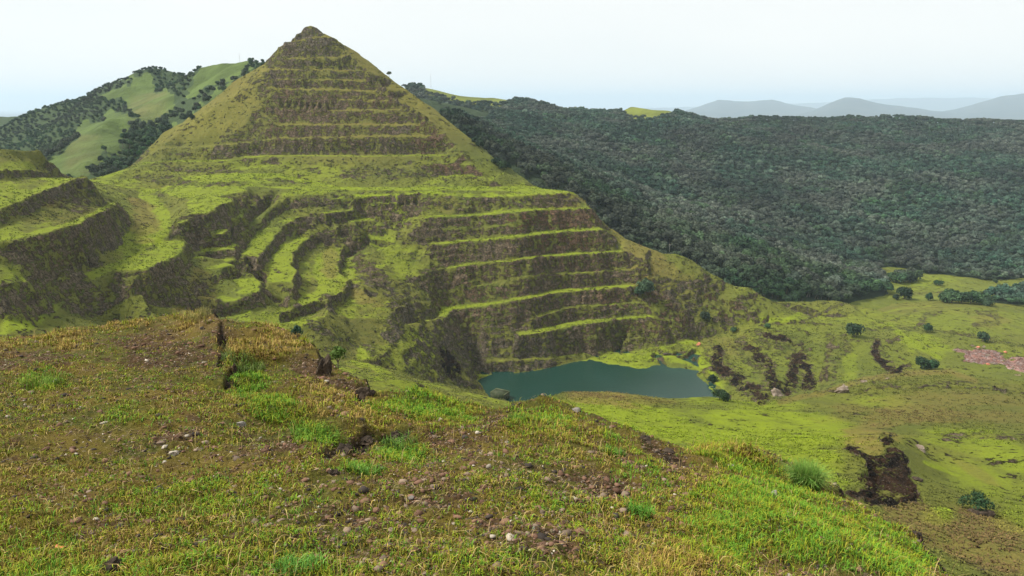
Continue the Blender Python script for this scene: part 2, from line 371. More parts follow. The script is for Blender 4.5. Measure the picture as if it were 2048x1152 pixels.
C.pts((1760, 535, 655), (1850, 550, 640), (2030, 572, 600), (1800, 580, 575), (1900, 600, 520), (1950, 615, 480), (1780, 610, 500), (1750, 640, 430), (1850, 640, 435), (1960, 650, 420), (2048, 650, 440), (2048, 610, 520), (2250, 660, 480), (2300, 600, 600), (2100, 540, 680), (1900, 544, 690), (1600, 560, 690))
# --- near green shoulder hiding the lake's near end
C.L([(700, 770, 84), (760, 766, 88), (790, 760, 92), (830, 762, 95), (870, 776, 98), (900, 788, 101), (960, 803, 108), (1040, 800, 128), (1100, 794, 145), (1150, 784, 158), (1200, 780, 163), (1300, 790, 167), (1370, 795, 170), (1440, 798, 172), (1490, 810, 174), (1540, 808, 180), (1580, 796, 186), (1640, 790, 192), (1700, 768, 205), (1800, 755, 212), (1900, 745, 218), (1940, 758, 214), (1990, 768, 210), (2048, 766, 212), (2250, 770, 220)], 0, 3)
for a in ((700, 850, 110), (830, 850, 125), (960, 860, 150), (1150, 840, 205), (1300, 850, 215), (1440, 860, 225), (1540, 850, 230), (1700, 800, 250), (1900, 782, 262), (2048, 800, 255), (2250, 800, 262)): C.pts(a)
for a in ((1150, 900, 240), (1440, 890, 262), (600, 900, 130), (400, 850, 120), (200, 820, 110), (0, 800, 110), (-200, 800, 110)): C.pts(a)
C.L([(1640, 800, 180), (1700, 790, 184), (1780, 782, 186), (1900, 775, 190), (2048, 788, 188)])
C.pts((1250, 850, 126), (1450, 870, 122), (1600, 850, 138), (1350, 820, 145), (1700, 850, 138), (1900, 840, 150), (2048, 860, 145), (1500, 930, 92), (1650, 900, 105), (1200, 900, 100), (1000, 850, 86), (850, 800, 80))
# outcrop scarp
C.L([(1695, 890, 100), (1720, 905, 97), (1760, 912, 95), (1775, 866, 107), (1795, 880, 105), (1815, 940, 92), (1838, 985, 84)])
C.L([(1700, 900, 92), (1730, 960, 82), (1765, 1005, 75), (1830, 1010, 76), (1850, 1000, 78)])
C.L([(1675, 975, 74), (1720, 972, 75), (1770, 985, 74), (1780, 1000, 72)])
C.pts((1900, 900, 112), (2048, 930, 104), (1950, 1000, 82), (2048, 1050, 74), (1850, 1050, 62), (1700, 1010, 60), (1920, 1100, 55), (2048, 1140, 50), (1500, 1000, 60), (1200, 960, 62), (1880, 960, 95), (1820, 870, 118), (2250, 950, 100), (2250, 1150, 50))
C.L([(1880, 930, 106), (1940, 968, 95), (2048, 1030, 82)])
C.L([(1930, 868, 128), (1990, 866, 128), (2048, 872, 128)])
C.L([(1930, 890, 116), (1990, 893, 115), (2048, 896, 115)])
for X, Y, Z in ((-150, 20, -40), (-60, 20, -22), (0, 20, -22), (40, 20, -24), (150, 20, -40), (-120, 60, -45), (-40, 60, -34), (0, 60, -32), (30, 45, -31), (-60, 75, -42), (100, 50, -45), (-330, 160, -50), (-30, 62, -31)): C.p.append(np.array([X, Y, Z], float))
# --- left terraces
C.L([(-220, 300, 292), (-100, 296, 300), (0, 299, 310), (40, 301, 316), (72, 299, 322), (88, 310, 328), (105, 326, 334), (122, 347, 338)])
C.L([(-100, 330, 360), (0, 335, 368), (60, 340, 372), (110, 356, 372)])
C.L([(-220, 345, 268), (-100, 342, 276), (0, 342, 285), (30, 338, 293), (60, 341, 303), (98, 343, 322), (110, 344, 330)], [2, 2, 2], h=3)
C.crest(C.pz([(-220, 460), (-100, 440), (0, 423), (50, 405), (110, 373), (150, 358), (168, 355)], [-36, -35, -34.5, -33.5, -31.8, -30.5, -30]), [5, 5, 5, 6, 4], h=4)
C.crest(C.pz([(-220, 520), (-100, 500), (0, 485), (83, 470), (167, 447), (208, 425), (230, 409), (232, 404)], [-41, -41, -41, -42, -42, -42.5]), [5, 5, 4, 4], h=5)
C.L([(246, 425, 326), (259, 446, 326), (254, 470, 305), (236, 500, 284), (190, 512, 262), (110, 522, 236), (0, 560, 206), (-200, 600, 195)])
C.L([(215, 375, 380), (228, 400, 356), (262, 440, 325), (262, 470, 305), (250, 505, 283)])     # valley road, left edge
C.L([(280, 382, 412), (290, 410, 372), (310, 450, 330), (300, 500, 286)])
C.L([(240, 372, 415), (320, 392, 400), (335, 430, 350), (332, 478, 305)])
C.pts((110, 540, 233), (60, 575, 212), (0, 590, 200), (20, 640, 196), (-200, 660, 190), (130, 605, 226), (180, 570, 240), (170, 535, 255), (50, 640, 202), (90, 650, 206))
C.L([(242, 534, 258), (200, 560, 246), (160, 583, 236), (125, 600, 228), (95, 640, 210)], 0)
C.pts((250, 610, 244), (200, 640, 236), (290, 580, 252), (300, 610, 248), (350, 565, 270), (350, 620, 260), (390, 590, 272), (420, 630, 268), (440, 560, 292), (330, 560, 262), (400, 540, 292), (430, 520, 305), (436, 600, 272))
C.pts((500, 640, 266), (560, 645, 274), (0, 720, 180), (200, 720, 200), (400, 720, 225), (550, 720, 245), (-200, 700, 165), (0, 900, 120), (300, 900, 130))
# outer rim
for X in (-480, -400, -300): C.p.append(np.array([X, 420, -60.0]))
for X, Z in ((-560, -60), (-400, -70), (-250, -40), (-100, -60), (50, -100), (200, -150), (350, -158), (520, -158)): C.p.append(np.array([X, 720, Z], float))

ds = np.concatenate([20 * np.exp(np.arange(0, math.log(190 / 20), .0042)), np.arange(190, 470, .52), np.arange(470, 560, .8), np.arange(560, 700, 3)])
G = Grid(-43, 43, 1250, ds); G.tin(C)
H0 = np.where(np.isnan(G.H), -60, G.H)
# domain warp: bench edges wander
amp = sst(40, 200, G.Y) * (1 - .45 * sst(430, 470, G.Y))
wx = amp * (fbm(G.X, G.Y, 26, 3, 5) * 3.2 + fbm(G.X, G.Y, 6, 3, 9) * 1.7)
wy = amp * (fbm(G.X, G.Y, 26, 3, 15) * 3.2 + fbm(G.X, G.Y, 6, 3, 19) * 1.9)
H = G.look(H0, G.X + wx, G.Y + wy)
def blur(F, n):
    for _ in range(n):
        F = (np.roll(F, 1, 0) + 2 * F + np.roll(F, -1, 0)) / 4 if n else F
        F = (np.roll(F, 1, 1) + 2 * F + np.roll(F, -1, 1)) / 4
    return F
def smooth(F, n):
    E = np.pad(F, 1, mode='edge')
    for _ in range(n):
        E[1:-1, 1:-1] = (E[:-2, 1:-1] + E[2:, 1:-1] + E[1:-1, :-2] + E[1:-1, 2:] + 4 * E[1:-1, 1:-1]) / 8
        E[0], E[-1] = E[1], E[-2]; E[:, 0], E[:, -1] = E[:, 1], E[:, -2]
    return E[1:-1, 1:-1].copy()
far = sst(190, 260, G.Y)
Hs = smooth(H, 30)
H = smooth(H, 1) * far + Hs * (1 - far)
G.H = H
S = G.slopes(H); Sm = smooth(S, 2)
steep = sst(.55, 1.25, Sm)
PX, PY = project(G.X, G.Y, H)

paint = np.zeros((*H.shape, 4), np.float32)
def blob(px, py, rx, ry, ch, k, ang=0, hard=False, dz=45, ns=.8):
    c = G.hit(px, py)
    if c is None: return
    D = c[1]; a = R(ang); u, v = PX - px, PY - py
    uu, vv = u * math.cos(a) + v * math.sin(a), -u * math.sin(a) + v * math.cos(a)
    r = np.sqrt((uu / rx) ** 2 + (vv / ry) ** 2) + ns * NB
    m = (1 - sst(.6, 1.15, r)) * (np.abs(G.Y - D) < dz)
    if ch == 0 and 0 < k < 1.15 and D > 230 and px < 1440 and not hard: m = m * (.2 + .8 * sst(.3, .8, Sm))
    paint[..., ch] = np.maximum(paint[..., ch], m * k) if k > 0 else paint[..., ch] * (1 + k * m)
NB = fbm(G.X, G.Y, 9, 4, 77, .65)
ROCK, DRY, LUSH, RED = 0, 1, 2, 3
paint[..., ROCK] = steep
# the upper pyramid is straw-coloured all over
pyr = sst(330, 250, PY) * (G.Y > 430)
paint[..., DRY] = np.maximum(paint[..., DRY], pyr * .6)
def inpoly(px, py, poly):
    r = np.zeros(np.shape(px), bool); n = len(poly)
    for i in range(n):
        x1, y1 = poly[i]; x2, y2 = poly[(i + 1) % n]
        if y1 == y2: continue
        r ^= ((y1 > py) != (y2 > py)) & (px < (x2 - x1) * (py - y1) / (y2 - y1) + x1)
    return r
for b in [ # px, py, rx, ry, channel, strength, angle
    (420, 220, 110, 60, DRY, .35, -35), (470, 180, 60, 22, DRY, .45, -38), (400, 260, 60, 30, LUSH, .2, 0),
    (430, 298, 95, 10, ROCK, .8, 0), (330, 334, 50, 8, ROCK, .8, 0), (420, 352, 60, 7, ROCK, .5, 0), (520, 200, 22, 30, ROCK, .9, 0), (512, 230, 14, 45, ROCK, .8, 0),
    (620, 62, 34, 14, ROCK, .75, 0), (640, 95, 60, 18, ROCK, .7, 0), (640, 245, 110, 70, ROCK, .28, 0), (560, 255, 50, 40, ROCK, .45, 0), (700, 292, 200, 16, ROCK, .5, 0),
    (800, 250, 50, 30, ROCK, .35, 0), (860, 265, 45, 40, RED, .8, 35), (900, 300, 40, 25, ROCK, .5, 35), (920, 330, 60, 20, RED, .9, 10), (820, 345, 170, 22, ROCK, .3, 0),
    (630, 345, 70, 20, LUSH, .5, 0), (520, 330, 90, 14, LUSH, .3, 0), (1040, 350, 40, 30, ROCK, .5, 40), (1050, 350, 30, 20, RED, .7, 40),
    (1100, 440, 120, 24, RED, 1, 0), (1130, 485, 100, 20, RED, .9, 0), (1150, 530, 130, 22, RED, .55, 0), (1180, 395, 40, 20, RED, .6, 30),
    (1120, 400, 60, 16, DRY, .8, 0), (1290, 520, 60, 50, DRY, .85, 40), (1350, 560, 90, 30, DRY, .6, 40), (1250, 480, 50, 18, DRY, .7, 40), (1250, 460, 30, 10, RED, .8, 40),
    (1330, 620, 50, 30, RED, .7, 50), (1330, 610, 40, 22, ROCK, .5, 50), (1240, 600, 60, 20, RED, .6, 0), (1440, 610, 45, 22, RED, .8, 20), (1440, 612, 40, 16, ROCK, .5, 20), (1370, 520, 40, 14, ROCK, .5, 35),
    (950, 645, 60, 34, ROCK, .9, 20), (940, 645, 40, 26, RED, .35, 0), (1100, 680, 120, 26, ROCK, .5, -5), (1280, 655, 90, 18, ROCK, .4, 0), (1290, 655, 70, 16, RED, .5, 0), (1020, 735, 70, 12, ROCK, .8, 0),
    (1080, 520, 130, 12, ROCK, .4, 0), (1060, 545, 110, 16, ROCK, .5, -8), (930, 560, 110, 18, ROCK, .4, 0), (960, 450, 120, 14, ROCK, .4, 0), (880, 450, 60, 18, ROCK, .5, 0), (900, 500, 60, 22, RED, .3, 0), (1000, 490, 100, 14, ROCK, .4, 0),
    (760, 420, 60, 40, LUSH, .6, 20), (800, 520, 50, 40, LUSH, .6, 30), (760, 470, 40, 30, LUSH, .7, 0), (740, 545, 60, 26, ROCK, 1, 42), (790, 590, 50, 20, ROCK, .9, 48), (740, 540, 50, 20, RED, .3, 42), (820, 575, 30, 30, ROCK, .8, 45),
    (900, 730, 22, 45, ROCK, 1.3, -20), (790, 665, 22, 34, ROCK, .9, 0), (935, 690, 40, 20, ROCK, .7, 50), (830, 700, 60, 60, LUSH, .5, 0), (820, 720, 30, 20, ROCK, .4, 30), (870, 650, 40, 12, ROCK, .45, 30), (850, 612, 30, 16, ROCK, .5, 0), (960, 735, 20, 35, ROCK, .6, -40),
    (660, 605, 22, 16, ROCK, 1, 30), (700, 690, 22, 14, ROCK, 1, 20), (650, 670, 50, 10, ROCK, .5, 35),
    (660, 530, 18, 40, DRY, .6, 0), (720, 590, 40, 16, DRY, .7, 30),
    (290, 440, 30, 50, DRY, .75, -10), (280, 405, 26, 10, DRY, .9, 20), (300, 480, 40, 25, LUSH, 1, 0), (240, 480, 25, 40, LUSH, .8, 0),
    (420, 575, 40, 45, ROCK, .55, 30), (395, 550, 60, 45, ROCK, .5, 0), (430, 575, 14, 40, ROCK, .85, 8), (400, 560, 36, 26, DRY, 1, -50), (385, 610, 50, 20, DRY, 1, -30), (300, 610, 80, 40, ROCK, .35, -20), (160, 620, 50, 34, ROCK, .65, -30), (330, 560, 40, 20, ROCK, .7, -20), (130, 570, 60, 20, ROCK, .25, 0), (250, 555, 50, 12, ROCK, .3, -20),
    (480, 620, 50, 16, ROCK, .7, 0), (150, 400, 50, 28, ROCK, .9, 0), (60, 450, 70, 22, ROCK, .6, -20), (180, 480, 60, 30, ROCK, .9, -10), (60, 520, 60, 22, ROCK, .4, 0), (130, 510, 40, 20, RED, .4, 0), (110, 400, 40, 15, DRY, .8, -20), (50, 355, 60, 12, ROCK, .6, 0), (30, 335, 40, 14, LUSH, .6, 0), (40, 590, 90, 50, LUSH, .7, 0), (50, 640, 80, 20, LUSH, 1, -25),
    (1030, 610, 1200, 1200, DRY, .0, 0),
    (1320, 712, 60, 9, LUSH, .9, 0), (1420, 740, 24, 45, LUSH, 1, -30), (1460, 690, 60, 24, DRY, .4, 0),
    (1690, 690, 16, 20, ROCK, .6, -20), (1640, 660, 500, 24, LUSH, .1, 5), (1700, 730, 20, 40, LUSH, .5, 0), (1850, 690, 60, 20, LUSH, .7, 20),
    (1955, 712, 52, 16, RED, 1.8, 5), (1940, 640, 170, 50, LUSH, .35, 0), (1950, 880, 110, 30, LUSH, .6, 10), (1750, 800, 60, 14, LUSH, .5, 0), (1955, 712, 50, 15, ROCK, .95, 5), (2040, 730, 46, 17, RED, 1.8, 0), (2040, 728, 40, 14, ROCK, .95, 0), (1980, 640, 40, 14, DRY, .5, 0),
    (1800, 560, 120, 18, LUSH, .55, 0), (1900, 600, 150, 30, DRY, .2, 0), (1600, 860, 160, 40, LUSH, .9, 5), (1750, 640, 150, 20, LUSH, .4, 0), (1850, 640, 160, 14, LUSH, .3, 0),
    (1300, 840, 200, 40, LUSH, 1, 8), (1480, 850, 180, 50, LUSH, 1, 5), (1620, 930, 90, 50, LUSH, .8, 10), (1210, 792, 75, 22, DRY, 1, 8), (1290, 800, 90, 10, DRY, .6, 5), (1560, 815, 60, 10, LUSH, .6, 0), (1740, 870, 60, 34, DRY, .95, -20), (1830, 830, 150, 22, DRY, .75, 0), (1950, 820, 90, 14, RED, .5, 0), (1900, 800, 200, 16, DRY, .5, 0),
    (1700, 820, 50, 20, DRY, .5, 0), (2000, 900, 90, 30, LUSH, .8, 25), (1960, 960, 110, 40, LUSH, .6, 25), (1950, 940, 60, 12, DRY, .5, 30), (1830, 1040, 60, 40, DRY, .8, 20), (1990, 1090, 110, 60, DRY, .95, 30), (2048, 1010, 60, 60, LUSH, .5, 0), (1880, 1030, 30, 16, LUSH, .7, 0),
    (1740, 995, 55, 14, ROCK, 1.3, 0), (1760, 940, 40, 40, RED, .45, 0), (1780, 755, 40, 6, ROCK, .3, 0), (2000, 780, 60, 5, ROCK, .4, 0),
    (45, 318, 75, 22, ROCK, -.9, 0), (680, 230, 170, 80, RED, .45, 0), (1180, 790, 60, 18, DRY, 1, 5), (1080, 560, 230, 110, RED, .35, 0), (150, 450, 140, 60, RED, .3, 0), (430, 235, 85, 55, ROCK, -.85, -38), (480, 200, 40, 40, ROCK, -.8, -38), (400, 275, 80, 14, ROCK, -.8, 0), (350, 365, 70, 12, ROCK, .6, 5), (440, 342, 90, 8, ROCK, .55, 0), (620, 362, 40, 8, ROCK, .4, 20), (760, 350, 60, 18, ROCK, .6, 0), (960, 400, 70, 10, ROCK, .7, 0), (840, 405, 50, 14, ROCK, .6, 0), (640, 400, 40, 16, ROCK, .7, 0), (900, 410, 30, 20, DRY, .5, 0),
    (820, 770, 70, 14, LUSH, .6, 0), (560, 640, 60, 24, LUSH, .6, 0)]:
    blob(*b[:4], b[4], b[5], b[6])
for b in [(738, 545, 62, 26, .95, 42), (790, 590, 50, 20, .9, 48), (835, 615, 20, 14, .7, 30), (790, 665, 22, 34, .95, 0), (900, 730, 22, 45, 1.0, -20), (660, 605, 22, 16, .95, 30), (700, 690, 24, 14, .95, 20), (650, 665, 60, 9, .7, 35), (740, 700, 40, 9, .6, 40), (830, 740, 30, 20, .7, 40), (870, 690, 40, 10, .6, 40),
    (760, 346, 100, 15, .68, 0), (900, 340, 60, 12, .62, 0), (620, 340, 40, 6, .5, 5), (430, 341, 110, 6, .62, 0), (345, 362, 80, 9, .6, 8), (450, 368, 70, 4, .7, 0), (560, 362, 60, 4, .6, 5), (760, 385, 60, 5, .5, 0), (640, 402, 50, 13, .8, 0), (700, 398, 20, 10, .7, 0), (860, 400, 60, 8, .6, 0), (800, 418, 80, 10, .5, 0), (990, 400, 60, 7, .8, 0), (760, 440, 40, 7, .4, 10),
    (800, 470, 60, 10, .5, 20), (860, 470, 50, 14, .6, 0), (820, 515, 40, 12, .6, 10), (870, 545, 40, 16, .7, 0), (870, 590, 40, 18, .75, 0), (960, 690, 30, 24, .8, 40), (150, 410, 40, 20, .7, -10), (170, 480, 50, 18, .75, -15), (50, 355, 50, 5, .7, 0), (90, 520, 50, 12, .6, -10), (400, 480, 30, 9, .9, -5), (480, 478, 20, 8, .8, -40)]:
    blob(*b[:4], ROCK, b[4], b[5], True)
LIM = 1 - sst(0, .12, paint[..., ROCK])
# benches below the upper pyramid are fresh lime grass
flat = (1 - sst(.14, .34, Sm)) * (G.Y > 190) * (PY > 300)
paint[..., LUSH] = np.maximum(paint[..., LUSH], flat * .8 * (1 - .85 * sst(1380, 1460, PX)) * (1 - .7 * paint[..., DRY]))
OUT = [(1695, 888), (1738, 897), (1764, 908), (1768, 864), (1786, 866), (1802, 892), (1824, 940), (1842, 985), (1838, 1006), (1782, 1012), (1742, 990), (1722, 965), (1730, 930), (1702, 907)]
_jx, _jy = fbm(G.X, G.Y, 3.0, 4, 88, .6) * 22, fbm(G.X, G.Y, 3.0, 4, 89, .6) * 18
OUTM = smooth((inpoly(PX + _jx, PY + _jy, OUT) & (G.Y > 55) & (G.Y < 125)).astype(float), 2)
paint[..., ROCK] = np.maximum(paint[..., ROCK], OUTM * 1.6)
G.H = G.H + OUTM * (1.6 * np.abs(fbm(G.X, G.Y * .6, 4.5, 3, 97, .5)) - .6) * 1.3
def track(q, wd, ch, k):
    d = np.full(PX.shape, 1e9)
    for (x1, y1), (x2, y2) in zip(q[:-1], q[1:]):
        t = np.clip(((PX - x1) * (x2 - x1) + (PY - y1) * (y2 - y1)) / ((x2 - x1) ** 2 + (y2 - y1) ** 2), 0, 1)
        d = np.minimum(d, np.hypot(PX - x1 - t * (x2 - x1), (PY - y1 - t * (y2 - y1))))
    paint[..., ch] = np.maximum(paint[..., ch], k * (1 - sst(.4, 1.2, d / wd + (.4 if k < 1 else 1.15) * NB + (0 if k < 1 else .9 * fbm(G.X, G.Y, 3.5, 3, 93)))) * (G.Y > 100))
for q, wd, ch, k in [([(1425, 700), (1450, 745), (1510, 785)], 30, ROCK, .55), ([(1480, 690), (1530, 735), (1545, 780)], 26, ROCK, .6), ([(1530, 680), (1600, 700), (1600, 770)], 30, ROCK, .55), ([(1665, 680), (1680, 700), (1650, 770)], 20, ROCK, .5), ([(1755, 690), (1780, 735)], 22, ROCK, .5), ([(1435, 700), (1440, 738), (1470, 755), (1500, 775), (1524, 800)], 13, ROCK, 1.5), ([(1478, 684), (1512, 706), (1540, 735), (1552, 778)], 12, ROCK, 1.35), ([(1528, 672), (1566, 680), (1608, 696)], 9, ROCK, 1.5), ([(1596, 722), (1582, 750), (1575, 775)], 16, ROCK, 1.5), ([(1612, 735), (1618, 772)], 13, ROCK, 1.35),
    ([(1662, 682), (1656, 712), (1646, 765)], 8, ROCK, 1.1), ([(1686, 672), (1700, 700)], 10, ROCK, .7), ([(1752, 683), (1750, 704), (1772, 732), (1800, 746)], 9, ROCK, 1.5), ([(1775, 684), (1795, 678)], 6, ROCK, 1.0), ([(1802, 738), (1818, 730)], 5, ROCK, 1.1), ([(1410, 745), (1425, 768), (1450, 790)], 7, ROCK, .9), ([(1600, 645), (1650, 622), (1690, 606)], 4, ROCK, .7), ([(1500, 648), (1600, 645), (1700, 652), (1790, 640), (1830, 622)], 4, ROCK, .45), ([(1700, 660), (1800, 656), (1900, 664), (2048, 692)], 5, ROCK, .55), ([(1560, 640), (1640, 634), (1730, 636), (1800, 618), (1860, 612)], 3, LUSH, .5),
    ([(1790, 590), (1880, 584), (1960, 592)], 3, ROCK, .5), ([(1780, 650), (1830, 690), (1880, 715)], 7, LUSH, .8), ([(1640, 690), (1700, 680), (1790, 684)], 5, ROCK, .4), ([(1840, 650), (1850, 632), (1880, 622)], 9, ROCK, .6), ([(1930, 620), (1990, 628), (1995, 645), (1950, 650)], 8, ROCK, .5),
    ([(1560, 806), (1640, 788), (1720, 762), (1800, 748), (1900, 742), (1950, 762)], 7, DRY, .8), ([(1500, 640), (1570, 640), (1600, 628)], 5, LUSH, .9), ([(1890, 872), (1960, 868), (2048, 876)], 8, ROCK, .55), ([(1700, 760), (1800, 772), (1900, 766), (2048, 772)], 4, ROCK, .55), ([(1850, 920), (1920, 950), (2000, 1000), (2048, 1030)], 6, LUSH, .9), ([(1900, 830), (2048, 830)], 14, DRY, .5),
    ([(690, 395), (790, 390), (862, 385), (1000, 392), (1130, 386)], 5, LUSH, 1), ([(325, 380), (370, 357), (455, 350), (555, 350), (680, 377), (860, 378), (1060, 379)], 4, LUSH, .9), ([(1070, 378), (1150, 384)], 7, LUSH, .9), ([(955, 437), (1010, 415), (1065, 395)], 3, LUSH, 1)]: track(q, wd, ch, k)
paint[..., ROCK] = np.clip(paint[..., ROCK], 0, 1.3) * (1 - .04 * pyr)
# relief of broken rock, gullies and hummocks
rk = paint[..., ROCK] * sst(70, 110, G.Y)
st = fbm(G.X * 1.0, G.Y * .7, 5.0, 4, 31, .6)
st2 = fbm(G.X, G.Y, 1.9, 3, 41, .6)
H = G.H + rk * (st * 1.7 + st2 * 1.0) * sst(60, 220, G.Y)
ph = H / 3.4 + fbm(G.X, G.Y, 22, 2, 51) * 1.3
H = H - rk * sst(.5, 1, Sm) * .75 * np.sin(2 * math.pi * ph) * 3.4 / (2 * math.pi) * sst(60, 200, G.Y)
hum = (1 - np.clip(rk, 0, 1))
H = H + hum * (fbm(G.X, G.Y, 14, 4, 61) * .55 * far + fbm(G.X, G.Y, 2.5, 3, 67) * .13)
H = H + (1 - far) * (fbm(G.X, G.Y, 18, 3, 71) * .7 + fbm(G.X, G.Y, 3, 3, 73) * .10)
nr = (1 - far) * np.clip(paint[..., ROCK], 0, .8)
H = H + nr * (fbm(G.X, G.Y, 2.4, 5, 81, .6) * 1.5)
G.H = H
tag(G.mesh('quarry_hill', M_TERR, {'paint': paint}), kind='structure')

# ------------------------------------------------------------------ lake
s = NT('green lake water', .12, .5)
s.b.inputs['IOR'].default_value = 1.33
s.bump(s.noise(.9, 4, .65), .3, .6)
M_WATER = s.done(s.mix(s.rng(s.noise(.02, 2), .4, .6), (.009, .036, .026), (.013, .044, .034)))
a = np.array([(-40, 285), (150, 285), (150, 392), (-40, 392)], float)
n = 30; gx, gy = np.meshgrid(np.linspace(-40, 150, n), np.linspace(270, 392, n))
i = np.arange(n * n).reshape(n, n)
tag(mesh_obj('lake', np.stack([gx, gy, np.full_like(gx, WZ)], -1).reshape(-1, 3), np.stack([i[:-1, :-1], i[:-1, 1:], i[1:, 1:], i[1:, :-1]], -1).reshape(-1, 4), M_WATER), kind='structure')

# ------------------------------------------------------------------ hills behind
def hill_mat(name, grass, wood):
    s = NT(name, .95, .1); k, dry, lush, _, _c = s.attr('paint')
    n1 = s.noise(.03, 5, .65); n2 = s.noise(.3, 4, .7)
    g = s.mix(s.rng(n1, .35, .65), grass, tuple(x * .62 for x in grass))
    g = s.mix(dry, g, (.20, .15, .07)); g = s.mix(s.rng(n2, .5, .8, 0, .5), g, (.07, .10, .03))
    f = s.rng(s.math('ADD', k, s.math('MULTIPLY', s.math('SUBTRACT', n1, .5), .6)), .4, .6)
    s.bump(n2, 2.5, .8); s.bump(n1, 8, .5)
    return s.done(s.mix(f, g, wood))
M_HILL = hill_mat('grassed hills', (.105, .15, .04), (.045, .068, .028))
# left hills
CL = Ctl()
CL.L([(-300, 330, 900), (-100, 295, 900), (0, 269, 900), (47, 241, 890), (94, 213, 880), (144, 202, 880), (181, 193, 870), (206, 176, 865), (242, 158, 860), (272, 143, 855), (303, 138, 850), (333, 147, 840), (364, 160, 820)], step=12)
CL.L([(364, 160, 800), (372, 154, 760), (394, 142, 740), (414, 131, 720), (444, 128, 700), (478, 125, 690), (500, 123, 680), (530, 124, 675), (600, 150, 700)], step=10)
CL.L([(219, 232, 600), (190, 250, 575), (150, 280, 545), (103, 318, 510), (60, 350, 480)], step=8)
CL.L([(219, 232, 600), (262, 240, 640), (330, 238, 640), (330, 205, 670), (345, 180, 720), (365, 162, 790)], step=8)
CL.pts((150, 310, 500), (190, 310, 500), (130, 345, 465), (170, 352, 455), (250, 270, 580), (300, 260, 590), (300, 290, 540), (230, 330, 500), (200, 300, 515), (420, 170, 650), (470, 150, 640), (380, 220, 610), (340, 260, 575), (440, 190, 600), (500, 150, 600), (400, 180, 680))
CL.pts((0, 320, 720), (60, 300, 700), (120, 250, 740), (180, 225, 760), (240, 200, 780), (300, 190, 770), (30, 360, 600), (100, 280, 700), (-200, 380, 700), (-300, 420, 600), (-100, 400, 560), (330, 175, 800))
for x in (-900, -500, -200, 0): CL.p.append(np.array([x, 1100, -20.0])); CL.p.append(np.array([x, 1350, -120.0]))
for x in (-600, -420, -250, -80): CL.p.append(np.array([x, 400, -95.0]))
GL = Grid(-48, 6, 420, np.arange(400, 1350, 2.5)); GL.tin(CL)
GL.H = np.where(np.isnan(GL.H), -90, GL.H)
GL.H = smooth(GL.look(GL.H, GL.X + fbm(GL.X, GL.Y, 60, 3, 3) * 10, GL.Y + fbm(GL.X, GL.Y, 60, 3, 4) * 10), 6) + fbm(GL.X, GL.Y, 45, 5, 8) * 3.5 + fbm(GL.X, GL.Y, 9, 3, 12) * .6
LPX, LPY = project(GL.X, GL.Y, GL.H)
GRASS_L = [[(225, 165), (262, 146), (300, 134), (306, 160), (318, 195), (290, 212), (235, 205), (215, 190)], [(370, 185), (395, 148), (414, 124), (500, 118), (470, 152), (430, 172), (392, 200), (375, 200)],
           [(95, 325), (150, 270), (212, 226), (262, 232), (262, 262), (225, 306), (185, 345), (130, 366), (85, 350)], [(262, 212), (325, 180), (340, 205), (330, 242), (275, 240)], [(335, 262), (400, 215), (470, 160), (515, 130), (515, 145), (380, 240), (310, 300), (300, 290)]]
def left_wood(px, py):
    px, py = px + fbm(px, py, 34, 3, 2) * 34 + fbm(px, py, 8, 2, 3) * 14, py + fbm(px, py, 34, 3, 6) * 24 + fbm(px, py, 8, 2, 9) * 10
    g = np.zeros(np.shape(px), bool)
    for q in GRASS_L: g |= inpoly(px, py, q)
    return ~g
pl = np.zeros((*GL.H.shape, 4)); pl[..., 0] = smooth(left_wood(LPX, LPY).astype(float), 2)
pl[..., 1] = (.6 + fbm(GL.X, GL.Y, 30, 4, 44)) * .6 * smooth(((LPX > 260) & (LPX < 335) & (LPY > 185) & (LPY < 245)) * .5 + ((LPX > 130) & (LPX < 200) & (LPY > 270) & (LPY < 345)) * .45, 9)
tag(GL.mesh('left_hills', M_HILL, {'paint': pl}), kind='structure')

# forested hill across the valley and the valley floor
CF = Ctl()
CF.L([(600, 190, 1150), (760, 172, 1200), (822, 170, 1220), (870, 174, 1230), (960, 184, 1250), (1040, 200, 1270), (1100, 204, 1280), (1180, 210, 1290), (1230, 216, 1300), (1265, 208, 1290), (1340, 204, 1270), (1365, 210, 1270), (1385, 222, 1270), (1450, 236, 1260), (1560, 238, 1260), (1700, 237, 1260), (1900, 239, 1260), (2048, 241, 1260), (2300, 245, 1260), (2600, 262, 1260)], step=15)
CF.L([(1760, 533, 668), (1850, 545, 662), (1900, 555, 650), (2048, 575, 610), (2300, 600, 600)])
CF.pts((1640, 600, 490), (1700, 608, 500), (1560, 600, 475), (1500, 560, 490), (1400, 520, 510), (1300, 470, 530), (1180, 400, 550), (1060, 350, 560), (960, 290, 590), (880, 230, 620), (1770, 590, 540))
CF.pts((1500, 440, 740), (1700, 480, 720), (1900, 480, 740), (1300, 380, 760), (1100, 300, 800), (950, 250, 850), (2048, 480, 740), (2300, 500, 730), (1000, 215, 1050), (1200, 260, 1000), (1500, 320, 960), (1800, 330, 960), (2048, 330, 960), (2300, 340, 960))
CF.pts((1800, 580, 575), (1900, 600, 520), (1850, 560, 630), (1780, 610, 500), (2048, 610, 520), (2250, 640, 490), (2000, 590, 560))
for x in (-200, 200, 600, 1000, 1500): CF.p.append(np.array([x, 1700, -130.0]))
for x in (150, 300, 450): CF.p.append(np.array([x, 440, -150.0]))
for x, y in ((-100, 600), (-200, 900), (-250, 1200)): CF.p.append(np.array([x, y, -120.0]))
GF = Grid(-10, 52, 620, np.arange(440, 1700, 3.0)); GF.tin(CF)
GF.H = np.where(np.isnan(GF.H), -150, GF.H)
